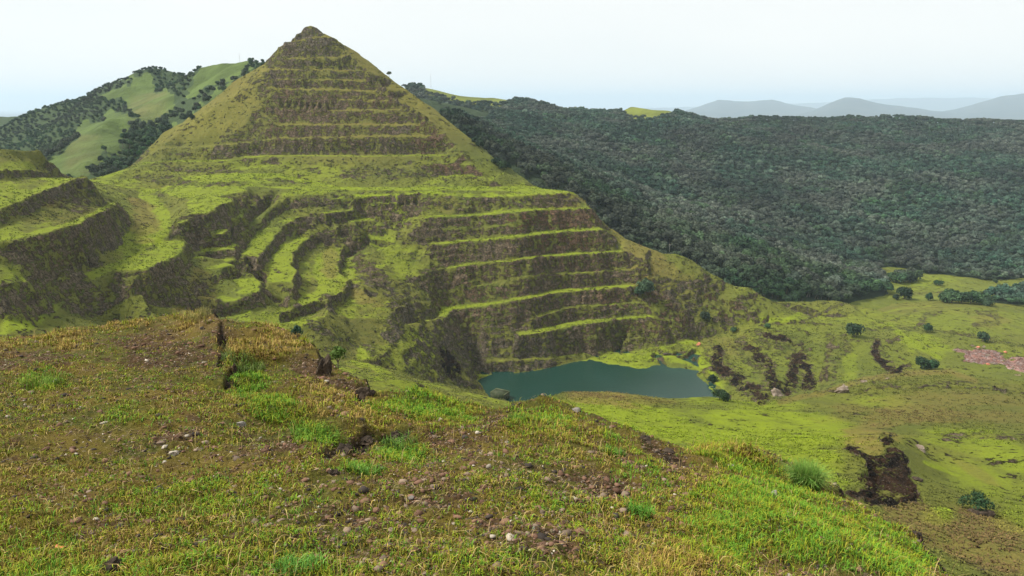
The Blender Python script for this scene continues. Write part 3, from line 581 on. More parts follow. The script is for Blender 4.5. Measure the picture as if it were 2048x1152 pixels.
GF.H = smooth(GF.H, 10) + (fbm(GF.X, GF.Y, 150, 3, 21) * 12 - 16 * np.abs(fbm(GF.X + GF.Y * .25, GF.Y * .35, 120, 3, 29))) * sst(680, 800, GF.Y) + fbm(GF.X, GF.Y, 40, 3, 22) * 1.5
FPX_, FPY_ = project(GF.X, GF.Y, GF.H)
MEADOW = [(1745, 535), (1800, 530), (1840, 548), (1900, 556), (2030, 570), (2050, 576), (1985, 590), (1960, 600), (2048, 622), (2400, 660), (2400, 1100), (1560, 1100), (1560, 640), (1590, 608), (1640, 604), (1700, 610), (1775, 588), (1760, 560)]
GRASS_F = [MEADOW, [(845, 168), (960, 180), (1040, 198), (1000, 212), (900, 204), (850, 190)], [(1235, 222), (1260, 206), (1340, 198), (1370, 208), (1350, 230), (1300, 242), (1255, 236)]]
M_HILL2 = hill_mat('valley meadow', (.165, .19, .03), (.030, .045, .02))
def right_wood(px, py):
    px, py = px + fbm(px, py, 40, 3, 2) * 14, py + fbm(px, py, 40, 3, 6) * 7
    g = np.zeros(np.shape(px), bool)
    for q in GRASS_F: g |= inpoly(px, py, q)
    return ~g
pf = np.zeros((*GF.H.shape, 4)); pf[..., 0] = smooth(right_wood(FPX_, FPY_).astype(float), 1)
tag(GF.mesh('forest_hill', M_HILL2, {'paint': pf}), kind='structure')

# distant ranges and the plain
s = NT('distant land', .95, .1); M_FAR = s.done(s.mix(s.rng(s.noise(.004, 5), .4, .65), (.05, .07, .07), (.08, .09, .08)))
def ridge(name, pts, D, depth, zb, lab=None):
    xs = np.arange(pts[0][0], pts[-1][0], 4.0); ys = np.interp(xs, [p[0] for p in pts], [p[1] for p in pts]); ys = ys + fbm(xs, xs * 0, 30, 4, int(D)) * 1.6
    rows = []
    v = np.concatenate([np.linspace(-1, 0, 9), np.linspace(0, 1, 6)[1:]])
    for i, x in enumerate(xs):
        a, b = slope(x, ys[i]); zt = b * D
        for t in v: rows.append((a * D * (1 + t * depth / D), D + t * depth, zb + (zt - zb) * (1 - abs(t)) ** 1.15 + (fbm(np.array([x * 9.]), np.array([t * depth * .5]), 300, 4, 5)[0]) * 22 * (abs(t) > .01) * (1 - abs(t))))
    co = np.array(rows); n, m = len(xs), len(v); i = np.arange(n * m).reshape(n, m)
    tag(mesh_obj(name, co, np.stack([i[:-1, :-1], i[1:, :-1], i[1:, 1:], i[:-1, 1:]], -1).reshape(-1, 4), M_FAR), kind='structure')
ridge('distant_mountains', [(1300, 240), (1390, 216), (1420, 206), (1437, 200), (1470, 203), (1500, 203), (1545, 199), (1570, 206), (1610, 213), (1660, 222), (1760, 232), (1800, 240)], 13000, 3000, -230)
ridge('distant_mountains', [(1560, 240), (1620, 222), (1650, 210), (1672, 200), (1690, 194), (1720, 197), (1745, 204), (1790, 211), (1860, 220), (1930, 230), (2000, 240)], 10500, 2400, -220)
ridge('distant_mountains', [(1750, 240), (1860, 228), (1910, 219), (1960, 204), (2000, 193), (2048, 187), (2150, 186), (2300, 205), (2450, 236)], 11500, 2800, -225)
ridge('distant_mountains', [(1000, 232), (1300, 216), (1500, 210), (1700, 202), (1760, 198), (1850, 195), (1950, 196), (2100, 200), (2400, 215), (2700, 236)], 24000, 3500, -330)
a = np.array([(-38000, 300, -175), (38000, 300, -175), (38000, 44000, -455), (-38000, 44000, -455)], float)
tag(mesh_obj('plain', a, np.array([[0, 1, 2, 3]]), M_FAR), kind='structure')
# ------------------------------------------------------------------ trees
rng = np.random.default_rng(7)
def leaf_mat(name, c1, c2, c3):
    s = NT(name, .7, .15)
    oi = s.n('ShaderNodeObjectInfo'); v, _, _, _, _c = s.attr('shade')
    lo = oi.outputs['Location']; c = s.mix(oi.outputs['Random'], c1, c2); c = s.mix(s.rng(s.noise(.012, 4, .6, lo), .42, .6), c, s.mix(.6, c2, (.075, .072, .06))); c = s.mix(s.rng(s.noise(.03, 3, .6, lo), .52, .66), c, s.mix(.55, c, (.035, .085, .025))); c = s.mix(s.rng(oi.outputs['Random'], .84, 1.0, 0, .6), c, c3)
    r2 = s.math('FRACT', s.math('MULTIPLY', oi.outputs['Random'], 37.7)); hv = s.n('ShaderNodeHueSaturation', {'Color': c, 'Value': s.math('MULTIPLY', s.rng(v, 0, 1, .5, 1.7), s.math('MULTIPLY', s.rng(s.noise(.009, 4, .6, lo), .36, .64, .6, 1.3), s.math('ADD', .65, s.math('MULTIPLY', r2, .9))))})
    return s.done(hv.outputs[0])
M_LEAF = leaf_mat('forest leaves', (.020, .052, .032), (.044, .074, .048), (.075, .105, .075))
M_LEAF2 = leaf_mat('dark forest leaves', (.014, .040, .016), (.032, .066, .026), (.06, .11, .04))
s = NT('bark', .9, .1); M_BARK = s.done(s.mix(s.noise(6, 4), (.09, .07, .05), (.20, .17, .13)))
s = NT('pale bark', .9, .1); M_PALE = s.done(s.mix(s.noise(3, 4), (.45, .42, .36), (.60, .57, .5)))
def crown_mesh(name, Rr, Hh, n, size, seed, mat, z0=0, lobes=9):
    r = np.random.default_rng(seed); L = []
    for i in range(lobes):
        a = r.uniform(0, 6.28); q = math.sqrt(r.uniform(0, 1)) * .62
        L.append((math.cos(a) * q * Rr, math.sin(a) * q * Rr, Hh * (.30 + .40 * r.uniform() * (1 - q * .5)), Rr * r.uniform(.36, .5)))
    L = np.array(L); k = r.integers(0, lobes, n); d = r.normal(size=(n, 3)); d /= np.linalg.norm(d, axis=1)[:, None]
    d[:, 2] = np.where(d[:, 2] < -.35, -d[:, 2], d[:, 2])
    c = L[k, :3] + d * L[k, 3:4] * np.array([1, 1, .72 * Hh / Rr]) * r.uniform(.8, 1.06, (n, 1)); c[:, 2] += z0
    nn = d + r.normal(size=(n, 3)) * .45 + np.array([0, 0, .35]); nn /= np.linalg.norm(nn, axis=1)[:, None]
    t = np.cross(nn, r.normal(size=(n, 3))); t /= np.linalg.norm(t, axis=1)[:, None]; u = np.cross(nn, t)
    s1 = size * r.uniform(.5, 1.25, (n, 1)); s2 = size * r.uniform(.5, 1.1, (n, 1))
    v = np.stack([c - t * s1, c + u * s2 * .8 + nn * size * .15, c + t * s1, c - u * s2], 1).reshape(-1, 3)
    sh = np.clip(.42 + .22 * r.normal(size=n) + .25 * _lobe(L, k, r), 0, 1).repeat(4)
    co = np.stack([sh, sh, sh, sh * 0 + 1], 1)
    f = np.arange(n * 4).reshape(n, 4)
    o = mesh_obj(name, v, f, mat, {'shade': co}, smooth=False)
    me = o.data; bpy.data.objects.remove(o); me.name = name; return me
def _lobe(L, k, r): return r.uniform(-1, 1, len(L))[k]
def tube(pts, rad, sides=7):
    V, F = [], []; pts = [np.array(p, float) for p in pts]
    for i, p in enumerate(pts):
        t = pts[min(i + 1, len(pts) - 1)] - pts[max(i - 1, 0)]; t /= np.linalg.norm(t)
        a = np.cross(t, [0, .3, 1] if abs(t[2]) < .9 else [1, 0, 0]); a /= np.linalg.norm(a); b_ = np.cross(t, a)
        for j in range(sides):
            q = 6.2832 * j / sides; V.append(p + rad[i] * (a * math.cos(q) + b_ * math.sin(q)))
    for i in range(len(pts) - 1):
        for j in range(sides):
            F.append((i * sides + j, i * sides + (j + 1) % sides, (i + 1) * sides + (j + 1) % sides, (i + 1) * sides + j))
    return np.array(V), np.array(F)
def join(parts):
    V, F, n = [], [], 0
    for v, f in parts: V.append(v); F.append(f + n); n += len(v)
    return np.concatenate(V), np.concatenate(F)
def trunk_mesh(h, r0, seed, spread=1.0):
    r = np.random.default_rng(seed); top = np.array([r.normal() * .3, r.normal() * .3, h])
    ps = [tube([(0, 0, -.6), (0, 0, 0), top * .5 + [.15, 0, 0], top], [r0 * 1.5, r0 * 1.15, r0 * .8, r0 * .55])]
    for i in range(5):
        a = r.uniform(0, 6.28); e = top + np.array([math.cos(a) * 2.2, math.sin(a) * 2.2, r.uniform(1, 2.4)]) * spread
        ps.append(tube([top * r.uniform(.7, .98), (top + e) / 2 + [0, 0, .2], e], [r0 * .45, r0 * .3, r0 * .12], 5))
    v, f = join(ps); o = mesh_obj('trunk', v, f, M_BARK); me = o.data; bpy.data.objects.remove(o); return me
KB = []
for i, (Rr, Hh) in enumerate([(4.4, 7.4), (3.8, 7.6), (5.4, 6.8), (4.2, 8.2)]):
    KB.append((None, trunk_mesh(2.2, .3, i + 9, .5), crown_mesh('crown', Rr, Hh, 900, .62, 60 + i, M_LEAF2, -.2, 12)))
KINDS = []
for i, (Rr, Hh, th) in enumerate([(4.6, 6.4, 3.2), (3.8, 6.0, 2.8), (5.2, 6.6, 3.6), (4.0, 7.4, 3.0), (4.8, 5.4, 4.2)]):
    KINDS.append((crown_mesh('crown', Rr, Hh, 560, .8, 20 + i, M_LEAF, th - 1.2), trunk_mesh(th, .34, i, .7), crown_mesh('crown', Rr, Hh, 640, .8, 40 + i, M_LEAF2, th - 1.2)))
def tree(name, loc, k, sc, rz, label, cat, group=None, dark=True, bushy=False):
    e = bpy.data.objects.new(name, None); scene.collection.objects.link(e); e.empty_display_size = 1
    e.location = loc; e.rotation_euler = (0, 0, rz); e.scale = (sc, sc, sc); tag(e, label, cat, group)
    KK = KB[k % 4] if bushy else KINDS[k]
    for nm, me in (('trunk', KK[1]), ('crown', KK[2] if dark else KK[0])):
        o = bpy.data.objects.new(nm, me); scene.collection.objects.link(o); o.parent = e
    return e
def ground_z(x, y):
    zs = [-1e3 * np.ones_like(x)]
    m = (y > 21) & (y < 699); zs.append(np.where(m, G.look(G.H, x, y), -1e3))
    m = (y > 441) & (y < 1696) & (np.arctan2(x, y) > R(-10)); zs.append(np.where(m, GF.look(GF.H, x, y), -1e3))
    m = (y > 401) & (y < 1346) & (np.arctan2(x, y) < R(6)); zs.append(np.where(m, GL.look(GL.H, x, y), -1e3))
    return np.max(zs, 0)
def gp(px, py, d0=22.):
    a, b = slope(px, py); d = np.arange(d0, 1690, .5); h = ground_z(a * d, d); k = np.where(b * d <= h)[0]
    if not len(k): return None
    d = d[k[0]]; return np.array([a * d, d, h[k[0]]])
def scatter(az0, az1, y0, y1, sp, mask):
    x0, x1 = y1 * math.tan(R(az0)), y1 * math.tan(R(az1))
    X, Y = np.meshgrid(np.arange(x0, x1, sp), np.arange(y0, y1, sp)); X = X.ravel() + rng.uniform(-.5, .5, X.size) * sp; Y = Y.ravel() + rng.uniform(-.5, .5, Y.size) * sp
    a = np.degrees(np.arctan2(X, Y)); m = (a > az0) & (a < az1); X, Y = X[m], Y[m]
    Z = ground_z(X, Y); px, py = project(X, Y, Z); m = mask(px, py, X, Y, Z); return np.stack([X, Y, Z], 1)[m]
def front(g, X, Y, Z):          # on the near side of its own hill
    ok = np.ones(len(X), bool)
    for t in np.linspace(.5, .99, 50):
        m = (Y * t > g.ds[0] + 1); ok &= ~(m & (g.look(g.H, X * t, Y * t) > (Z + 3) * t))
    return ok
def m_right(px, py, X, Y, Z):
    zf = GF.look(GF.H, X, Y)
    return right_wood(px, py) & (Z <= zf + 1.5) & (py < 640) & (Y > 452) & front(GF, X, Y, Z)
T1 = scatter(-8, 46, 452, 1330, 5.8, m_right)
GULLY = [(250, 236), (330, 241), (318, 268), (300, 300), (262, 334), (222, 352), (167, 356), (161, 338), (194, 322), (239, 283)]
def m_left(px, py, X, Y, Z):
    zl = GL.look(GL.H, X, Y)
    sp = sst(-.1, .35, fbm(X, Y, 45, 3, 14) + .5 * (px < 330) * (py < 230) - .0 + .45 * (py > 232)); return left_wood(px, py) & (Z <= zl + 1.5) & (Y > 440) & front(GL, X, Y, Z) & (rng.uniform(0, 1, len(X)) < .18 + .7 * sp)
T2 = scatter(-44, -2, 440, 1000, 4.9, m_left)
T2 = T2[(T2[:, 0] < -100)]
allT = np.concatenate([T1, T2]); sc = rng.uniform(.55, 1.05, len(allT)) * np.where(np.linalg.norm(allT, axis=1) < 700, 1.12, 1.0); sc[len(T1):] *= np.where(allT[len(T1):, 1] > 620, .48, .66); kk = rng.integers(0, 5, len(allT)); rz = rng.uniform(0, 6.28, len(allT))
top = allT + np.array([0, 0, 9.]) * sc[:, None]
vis = np.ones(len(allT), bool)
for t in np.linspace(.05, .985, 70):
    q = top * t; m = (q[:, 1] > 21) & (q[:, 1] < 699)
    vis &= ~(m & (G.look(G.H, q[:, 0], q[:, 1]) > q[:, 2]))
tpx, tpy = project(*top.T); vis &= (tpx > 0) & (tpx < 2048)
isR = np.arange(len(allT)) < len(T1)
dist = np.linalg.norm(allT, axis=1)
pick = np.zeros(len(allT), bool)
c1 = np.where(vis & isR)[0]; pick[c1[np.argsort(dist[c1])[:200]]] = True
c2 = np.where(vis & ~isR)[0]; pick[c2[np.argsort(dist[c2])[:85]]] = True
for i in np.where(pick)[0]:
    if isR[i]: tree('forest_tree', allT[i], int(kk[i]), sc[i], rz[i], 'dark green broadleaf tree at the near edge of the wood behind the terraced hill', 'tree', 'trees at the near edge of the valley wood')
    else: tree('forest_tree', allT[i], int(kk[i]), sc[i], rz[i], 'dark green tree crowded in the gully left of the terraced hill', 'tree', 'trees in the gully left of the terraced hill')
print('TREES', len(T1), len(T2), vis.sum())

def forest(name, P_, S_, K_, Z_, dark=False, kinds=None):
    kinds = kinds or KINDS; K_ = K_ % len(kinds)
    me = bpy.data.meshes.new(name); me.vertices.add(len(P_)); me.vertices.foreach_set('co', P_.astype(np.float32).ravel())
    for n, t, v in (('sc', 'FLOAT', S_), ('rz', 'FLOAT', Z_), ('kd', 'INT', K_)):
        at = me.attributes.new(n, t, 'POINT'); at.data.foreach_set('value', np.asarray(v, np.int32 if t == 'INT' else np.float32))
    o = bpy.data.objects.new(name, me); scene.collection.objects.link(o)
    ng = bpy.data.node_groups.new(name, 'GeometryNodeTree')
    ng.interface.new_socket('Geometry', in_out='INPUT', socket_type='NodeSocketGeometry'); ng.interface.new_socket('Geometry', in_out='OUTPUT', socket_type='NodeSocketGeometry')
    N = ng.nodes.new; Lk = ng.links.new
    gi, go = N('NodeGroupInput'), N('NodeGroupOutput'); jn = N('GeometryNodeJoinGeometry')
    def at(n, t):
        a = N('GeometryNodeInputNamedAttribute'); a.data_type = t; a.inputs['Name'].default_value = n; return a.outputs['Attribute']
    sc_, rz_, kd_ = at('sc', 'FLOAT'), at('rz', 'FLOAT'), at('kd', 'INT')
    cx = N('ShaderNodeCombineXYZ'); Lk(rz_, cx.inputs[2])
    for k in range(len(kinds)):
        src = next(c for c in scene.objects if c.type == 'MESH' and c.data == kinds[k][2 if dark else 0])
        oi = N('GeometryNodeObjectInfo'); oi.inputs['Object'].default_value = src; oi.transform_space = 'ORIGINAL'; oi.inputs['As Instance'].default_value = False
        cm = N('FunctionNodeCompare'); cm.data_type = 'INT'; cm.operation = 'EQUAL'
        ia = [i_ for i_ in cm.inputs if i_.type == 'INT']; Lk(kd_, ia[0]); ia[1].default_value = k
        ip = N('GeometryNodeInstanceOnPoints'); Lk(gi.outputs[0], ip.inputs['Points']); Lk(cm.outputs[0], ip.inputs['Selection'])
        Lk(oi.outputs['Geometry'], ip.inputs['Instance']); Lk(cx.outputs[0], ip.inputs['Rotation']); Lk(sc_, ip.inputs['Scale']); Lk(ip.outputs[0], jn.inputs[0])
    Lk(jn.outputs[0], go.inputs[0])
    md = o.modifiers.new('instances', 'NODES'); md.node_group = ng
    return tag(o, kind='stuff')
# scattered light-leaved trees standing alone supply the lighter crowns
def lone(px, py, h, k, label, dark=True, name='tree', cat='tree', group=None):
    p = gp(px, py)
    if p is None: return
    return tree(name, p - [0, 0, .2], k, h / 7.6, px, label, cat, group, dark, dark)
lone(1709, 674, 8.5, 1, 'small round dark tree alone on the lime slope below the meadow')
lone(1845, 738, 7.2, 0, 'dark bushy tree, left and larger of the pair above the near grassy bank')
lone(1863, 739, 5.5, 1, 'small dark tree, right of the pair above the near grassy bank')
lone(1855, 663, 5.0, 3, 'small dark bush beside the track across the middle of the meadow')
lone(1808, 598, 11, 0, 'dark spreading tree in the meadow just below the round thicket')
lone(1792, 600, 5, 1, 'low dark bush at the left foot of the spreading meadow tree')
lone(1860, 601, 6, 3, 'small dark bush right of the spreading meadow tree')
lone(1877, 571, 6, 2, 'low dark bush alone in the bright far meadow')
lone(1965, 684, 6, 1, 'small green bush above the red mud clearing')
lone(1990, 566, 4, 1, 'tiny bush near the far right edge of the bright meadow')
for i, (x, y) in enumerate([(1783, 562), (1791, 565), (1800, 566), (1810, 565), (1820, 564), (1828, 561), (1796, 558), (1808, 557), (1818, 557)]):
    lone(x, y, 9 + i % 3, i % 5, 'dark tree of the round thicket standing in the bright meadow', group='round thicket in the meadow')
for i, (x, y) in enumerate([(1888, 604), (1895, 600), (1902, 606), (1912, 602), (1922, 606), (1930, 603), (1941, 607), (1952, 606), (1900, 598), (1963, 609), (1975, 612)]):
    lone(x, y, 7 + (i * 7) % 5, i % 5, 'dark tree in the loose row running from the meadow to the right-hand wood', group='loose row of trees right of the meadow')
e = tree('tree', P(778, 154, 533), 2, .42, 1, 'tiny lone tree standing on the skyline right of the peak', 'tree')
for i, (x, y) in enumerate([(950, 285), (962, 296), (975, 300), (985, 312), (998, 318), (1008, 326), (1015, 338), (1003, 340), (992, 330), (880, 208), (893, 222), (905, 236), (930, 262), (870, 200)]):
    lone(x, y, 4.6 + (i * 5) % 3, (i * 3) % 5, 'low green shrub growing on the right ridge of the terraced hill', name='shrub', cat='shrub', group='shrubs on the right ridge of the terraced hill')
lone(1290, 588, 9, 3, 'dark shrubby tree at the right end of the benches, tallest on the rock face', name='shrub', cat='shrub')
lone(1278, 592, 5.5, 1, 'low shrub at the left foot of the tall one on the rock face', name='shrub', cat='shrub')
lone(1411, 640, 5.5, 0, 'green bush on the brown slope above the right end of the pond', name='shrub', cat='shrub')
lone(1535, 657, 3.4, 1, 'low dark bush at the foot of the grassy right-hand spur', name='shrub', cat='shrub')
lone(1467, 664, 3.6, 2, 'low olive bush among rocks at the foot of the brown slope', name='shrub', cat='shrub')
lone(1425, 766, 4.2, 3, 'dark green bush on the right bank of the pond', name='shrub', cat='shrub')
lone(1008, 792, 3.5, 0, 'dark bush at the left corner of the pond', name='shrub', cat='shrub')
lone(382, 238, 5, 4, 'low dark thicket on the straw-coloured left flank of the terraced hill', name='shrub', cat='shrub')
lone(1440, 800, 3.5, 2, 'bush where the pond bank meets the near green shoulder', name='shrub', cat='shrub')
# one light-leaved tree on each hill so that every crown shape stands in the scene
for i, (x, y) in enumerate([(1600, 560), (1622, 572), (1648, 556), (1585, 575), (1668, 580)]):
    lone(x, y, 10.5, i, 'bright green tree in the lighter patch of the valley wood', dark=False, group='lighter trees in the valley wood')
rest = ~pick
r1 = rest & isR; near = dist < 640
forest('forest', allT[r1 & ~near], sc[r1 & ~near], kk[r1 & ~near], rz[r1 & ~near])
forest('forest', allT[rest & isR & near], sc[rest & isR & near], kk[rest & isR & near], rz[rest & isR & near], True)
forest('hill_wood', allT[rest & ~isR], sc[rest & ~isR], kk[rest & ~isR], rz[rest & ~isR], True, KB)
# ------------------------------------------------------------------ near hilltop: stony ground with thin grass
C2 = Ctl()
C2.L([(-400, 680, 17), (-150, 676, 17), (0, 674, 17), (60, 673, 17), (110, 668, 17), (135, 656, 17), (190, 652, 17), (250, 642, 17), (300, 634, 17), (360, 630, 16.8), (400, 628, 16.5), (430, 630, 16)], step=.4)
nfirst = len(C2.p)
C2.L([(430, 632, 16), (442, 690, 13), (458, 735, 11.3), (466, 768, 10.3)], step=.2)
C2.L([(440, 672, 15.9), (455, 724, 12.9), (474, 766, 11.2), (484, 790, 10.2)], step=.2)
nsec = len(C2.p)
C2.L([(446, 668, 16), (480, 658, 16.3), (540, 651, 16), (580, 662, 15.2), (625, 690, 14), (662, 738, 12.4), (690, 752, 11.6), (715, 768, 11), (735, 792, 10.4), (752, 778, 10.8), (800, 782, 10.8), (860, 790, 10.6), (910, 808, 10.4), (955, 832, 10), (985, 820, 10.4), (1030, 800, 10.8), (1080, 790, 11), (1110, 796, 11), (1150, 812, 10.8), (1200, 836, 10.4), (1260, 858, 10), (1320, 880, 9.8), (1370, 902, 9.6), (1410, 903, 9.8), (1470, 896, 10.2), (1540, 908, 10.2), (1600, 935, 10), (1655, 975, 9.4), (1700, 1003, 8.8), (1760, 1035, 8), (1820, 1075, 7.2), (1870, 1115, 6.5), (1910, 1152, 5.9), (1990, 1250, 4.9), (2100, 1400, 4)], step=.3)
top_ = [p for p in C2.p[:nfirst - 2]] + C2.p[nsec:]
for p in top_[::2]:
    n = np.array([p[0] * .5 + 1.5, p[1], 0]); n /= np.linalg.norm(n)
    for q, dz in ((.5, -.2), (1.2, -.9), (3, -3.2), (7, -8), (14, -16)): C2.p.append(np.array([p[0] + n[0] * q, p[1] + n[1] * q, p[2] + dz]))
C2.p = [p for p in C2.p]
C2.pts((0, 760, 10.5), (200, 740, 11.2), (330, 700, 13), (330, 760, 10.4), (420, 740, 11), (0, 900, 6.4), (300, 900, 6.5), (600, 880, 6.9), (560, 760, 10.4), (620, 800, 9.2), (500, 820, 8.5), (720, 850, 8.2), (700, 900, 6.9), (850, 950, 6.1), (900, 860, 8.6), (1000, 900, 7.6), (1100, 860, 8.8), (1200, 920, 7.6), (1300, 960, 7), (1350, 930, 8.4), (1450, 960, 7.8), (1000, 1000, 5.1), (1300, 1050, 5), (1550, 1010, 6.6), (1600, 1100, 4.8), (300, 1020, 4.7), (0, 1040, 4.5), (650, 1040, 4.6), (1750, 1120, 5))
C2.L([(-600, 1180, 3.3), (0, 1160, 3.4), (500, 1160, 3.4), (1024, 1155, 3.5), (1500, 1160, 3.8), (1900, 1190, 4.6)], step=.4)
C2.L([(640, 893, 7.6), (690, 885, 7.9), (740, 872, 8.2), (790, 862, 8.5), (838, 852, 8.6)], step=.15)                       # lip of the dark cleft
C2.L([(648, 925, 7.55), (698, 918, 7.85), (750, 906, 8.15), (798, 890, 8.45)], step=.15)
C2.pts((720, 940, 7.2), (680, 950, 7), (800, 920, 7.7))
for x, y, zz in ((-9, .8, -2), (-3, .5, -1.75), (0, .5, -1.7), (3, .5, -1.75), (7, .5, -3), (-26, 10, -4.6), (-30, 18, -9), (-9, 3, -2.4), (-14, 6, -3.6), (12, 3, -5), (20, 8, -12), (26, 20, -20), (0, 34, -26), (-30, 34, -26), (30, 34, -28), (-40, 2, -8), (34, 2, -18)): C2.p.append(np.array([x, y, zz]))
ds2 = np.concatenate([np.arange(.8, 3, .05), 3 * np.exp(np.arange(0, math.log(19 / 3), .0036)), np.arange(19, 30, .25)])
N_ = Grid(-56, 50, 1350, ds2); N_.tin(C2)
N_.H = np.where(np.isnan(N_.H), -30, N_.H)
X, Y = N_.X, N_.Y
Hn = smooth(N_.look(N_.H, X + fbm(X, Y, .9, 3, 3) * .13, Y + fbm(X, Y, .9, 3, 4) * .13), 3)
NPX, NPY = project(X, Y, Hn)
def nb(L_, ch=None):               # patches given in photograph pixels, laid on the ground
    m = np.zeros(X.shape); wob = fbm(X, Y, .7, 4, 90, .6) * .8
    for px, py, rx, ry, ang, k in L_:
        u, v = NPX - px, NPY - py; a = R(ang)
        r = np.hypot((u * math.cos(a) + v * math.sin(a)) / rx, (-u * math.sin(a) + v * math.cos(a)) / ry) + wob
        m = np.maximum(m, k * (1 - sst(.55, 1.2, r)))
    return m
GREEN = nb([(500, 760, 50, 60, 0, 1), (560, 820, 80, 36, 20, 1), (620, 870, 60, 30, 30, 1), (860, 810, 110, 46, 10, 1), (800, 915, 60, 14, -10, .9), (700, 945, 60, 14, 0, .8), (90, 760, 50, 30, 0, .7), (1250, 880, 60, 40, 20, .4), (1080, 840, 90, 40, 0, .55), (1280, 950, 60, 50, 0, .5), (1500, 930, 110, 30, 15, .8), (1520, 1000, 130, 50, 10, .8), (1620, 1080, 140, 60, 20, .7), (1780, 1100, 80, 50, 35, .7), (1450, 1080, 90, 60, 0, .7), (260, 830, 60, 30, 0, .5), (420, 1000, 180, 60, 0, .3), (500, 1120, 200, 50, 0, .3), (80, 1080, 120, 60, 0, .3), (1000, 1120, 200, 40, 0, .1), (1100, 1000, 100, 40, 0, .3), (150, 1150, 200, 30, 0, .6)])
STRAW = nb([(540, 690, 110, 40, 0, 1), (390, 645, 60, 24, 0, 1), (130, 680, 60, 20, 0, .9), (260, 650, 60, 14, 0, .6), (1440, 900, 90, 20, 10, .9), (640, 800, 60, 40, 0, .5), (720, 850, 60, 30, 0, .5), (0, 690, 60, 20, 0, .5), (1180, 900, 100, 40, 10, .4), (900, 780, 60, 14, 0, .4), (1350, 1130, 120, 40, 0, .4)])
BARE = nb([(330, 700, 120, 40, 0, .9), (60, 720, 90, 24, 0, .8), (420, 660, 36, 36, 0, .8), (620, 740, 60, 30, 20, .9), (680, 770, 70, 18, 20, .9), (540, 900, 100, 30, 0, .5), (700, 900, 70, 24, -10, .8), (1000, 840, 60, 30, -20, .8), (900, 880, 80, 30, 0, .7), (1180, 980, 120, 40, 0, .8), (1250, 920, 80, 20, 30, .7), (1330, 910, 50, 16, 30, 1), (880, 1000, 90, 30, 0, .6), (1100, 1080, 120, 40, 0, .6), (350, 880, 80, 30, 0, .5), (700, 1060, 120, 40, 0, .5), (1700, 1090, 50, 16, 30, .8), (1000, 1040, 90, 20, 0, .6)])
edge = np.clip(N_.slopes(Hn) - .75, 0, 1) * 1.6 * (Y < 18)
Hn = Hn + fbm(X, Y, 1.3, 3, 6) * .08 + fbm(X, Y, .32, 3, 7) * .055 + fbm(X, Y, .085, 3, 8, .65) * .030 * (Y < 19) * (1 + BARE)
Hn += np.clip(edge, 0, 1) * fbm(X, Y, .25, 4, 9, .65) * .22
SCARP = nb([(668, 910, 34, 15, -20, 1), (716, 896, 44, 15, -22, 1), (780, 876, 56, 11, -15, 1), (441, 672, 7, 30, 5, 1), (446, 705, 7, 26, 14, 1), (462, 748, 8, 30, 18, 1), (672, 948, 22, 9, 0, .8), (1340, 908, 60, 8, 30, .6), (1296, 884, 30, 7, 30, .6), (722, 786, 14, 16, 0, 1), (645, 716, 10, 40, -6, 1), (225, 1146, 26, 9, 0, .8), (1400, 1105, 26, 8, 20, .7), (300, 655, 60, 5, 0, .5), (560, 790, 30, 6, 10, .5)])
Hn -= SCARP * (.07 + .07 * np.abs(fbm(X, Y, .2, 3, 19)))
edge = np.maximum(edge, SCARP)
N_.H = Hn
n2 = np.stack([GREEN, STRAW, BARE, np.clip(edge, 0, 1)], -1)
s = NT('stony hilltop soil', .95, .1)
gr, stw, bare, edg, _c = s.attr('paint')
a1 = s.noise(3.2, 5, .65); a2 = s.noise(13, 5, .7); a3 = s.noise(48, 3, .7); a4 = s.noise(.6, 3)
vo = s.n('ShaderNodeTexVoronoi', {'Scale': 26.0, 'Vector': s.pos()}, feature='F1'); vs_ = s.n('ShaderNodeSeparateColor', {0: vo.outputs['Color']})
so = s.mix(s.rng(a1, .38, .62), (.088, .054, .026), (.055, .034, .018))
so = s.mix(s.rng(a2, .5, .66, 0, .8), so, (.028, .019, .012))
so = s.mix(s.math('MULTIPLY', s.rng(vs_.outputs[0], .62, .72), s.rng(vo.outputs['Distance'], .35, .5, 1, 0)), so, s.mix(vs_.outputs[1], (.12, .085, .055), (.26, .21, .16)))
moss = s.mix(s.rng(a2, .4, .62), (.115, .115, .018), (.065, .075, .014))
moss = s.mix(s.rng(a4, .42, .6), moss, (.15, .115, .022))
mf = s.math('ADD', s.math('ADD', s.math('MULTIPLY', a1, 2.9), s.math('MULTIPLY', gr, .5)), s.math('MULTIPLY', bare, -.5))
mf = s.math('ADD', mf, s.math('MULTIPLY', s.math('SUBTRACT', a3, .5), 1.6))
c = s.mix(s.math('MULTIPLY', s.rng(mf, .95, 1.5), .85), so, moss)
c = s.mix(s.math('MULTIPLY', stw, .6), c, (.17, .12, .035))
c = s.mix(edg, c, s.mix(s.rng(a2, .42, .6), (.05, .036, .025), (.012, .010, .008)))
s.bump(a2, .05, 1); s.bump(a3, .02, 1); s.bump(vo.outputs['Distance'], -.012, .8)
M_SOIL = s.done(c)
tag(N_.mesh('near_ground', M_SOIL, {'paint': n2}), kind='structure')
def near(px, py):                  # point of the near ground seen at a pixel
    a, b = slope(px, py); d = np.arange(2.5, 20, .02); h = N_.look(N_.H, a * d, d); k = np.where(b * d <= h)[0]
    d = d[k[0]] if len(k) else 17; return np.array([a * d, d, float(N_.look(N_.H, np.array([a * d]), np.array([d]))[0])])

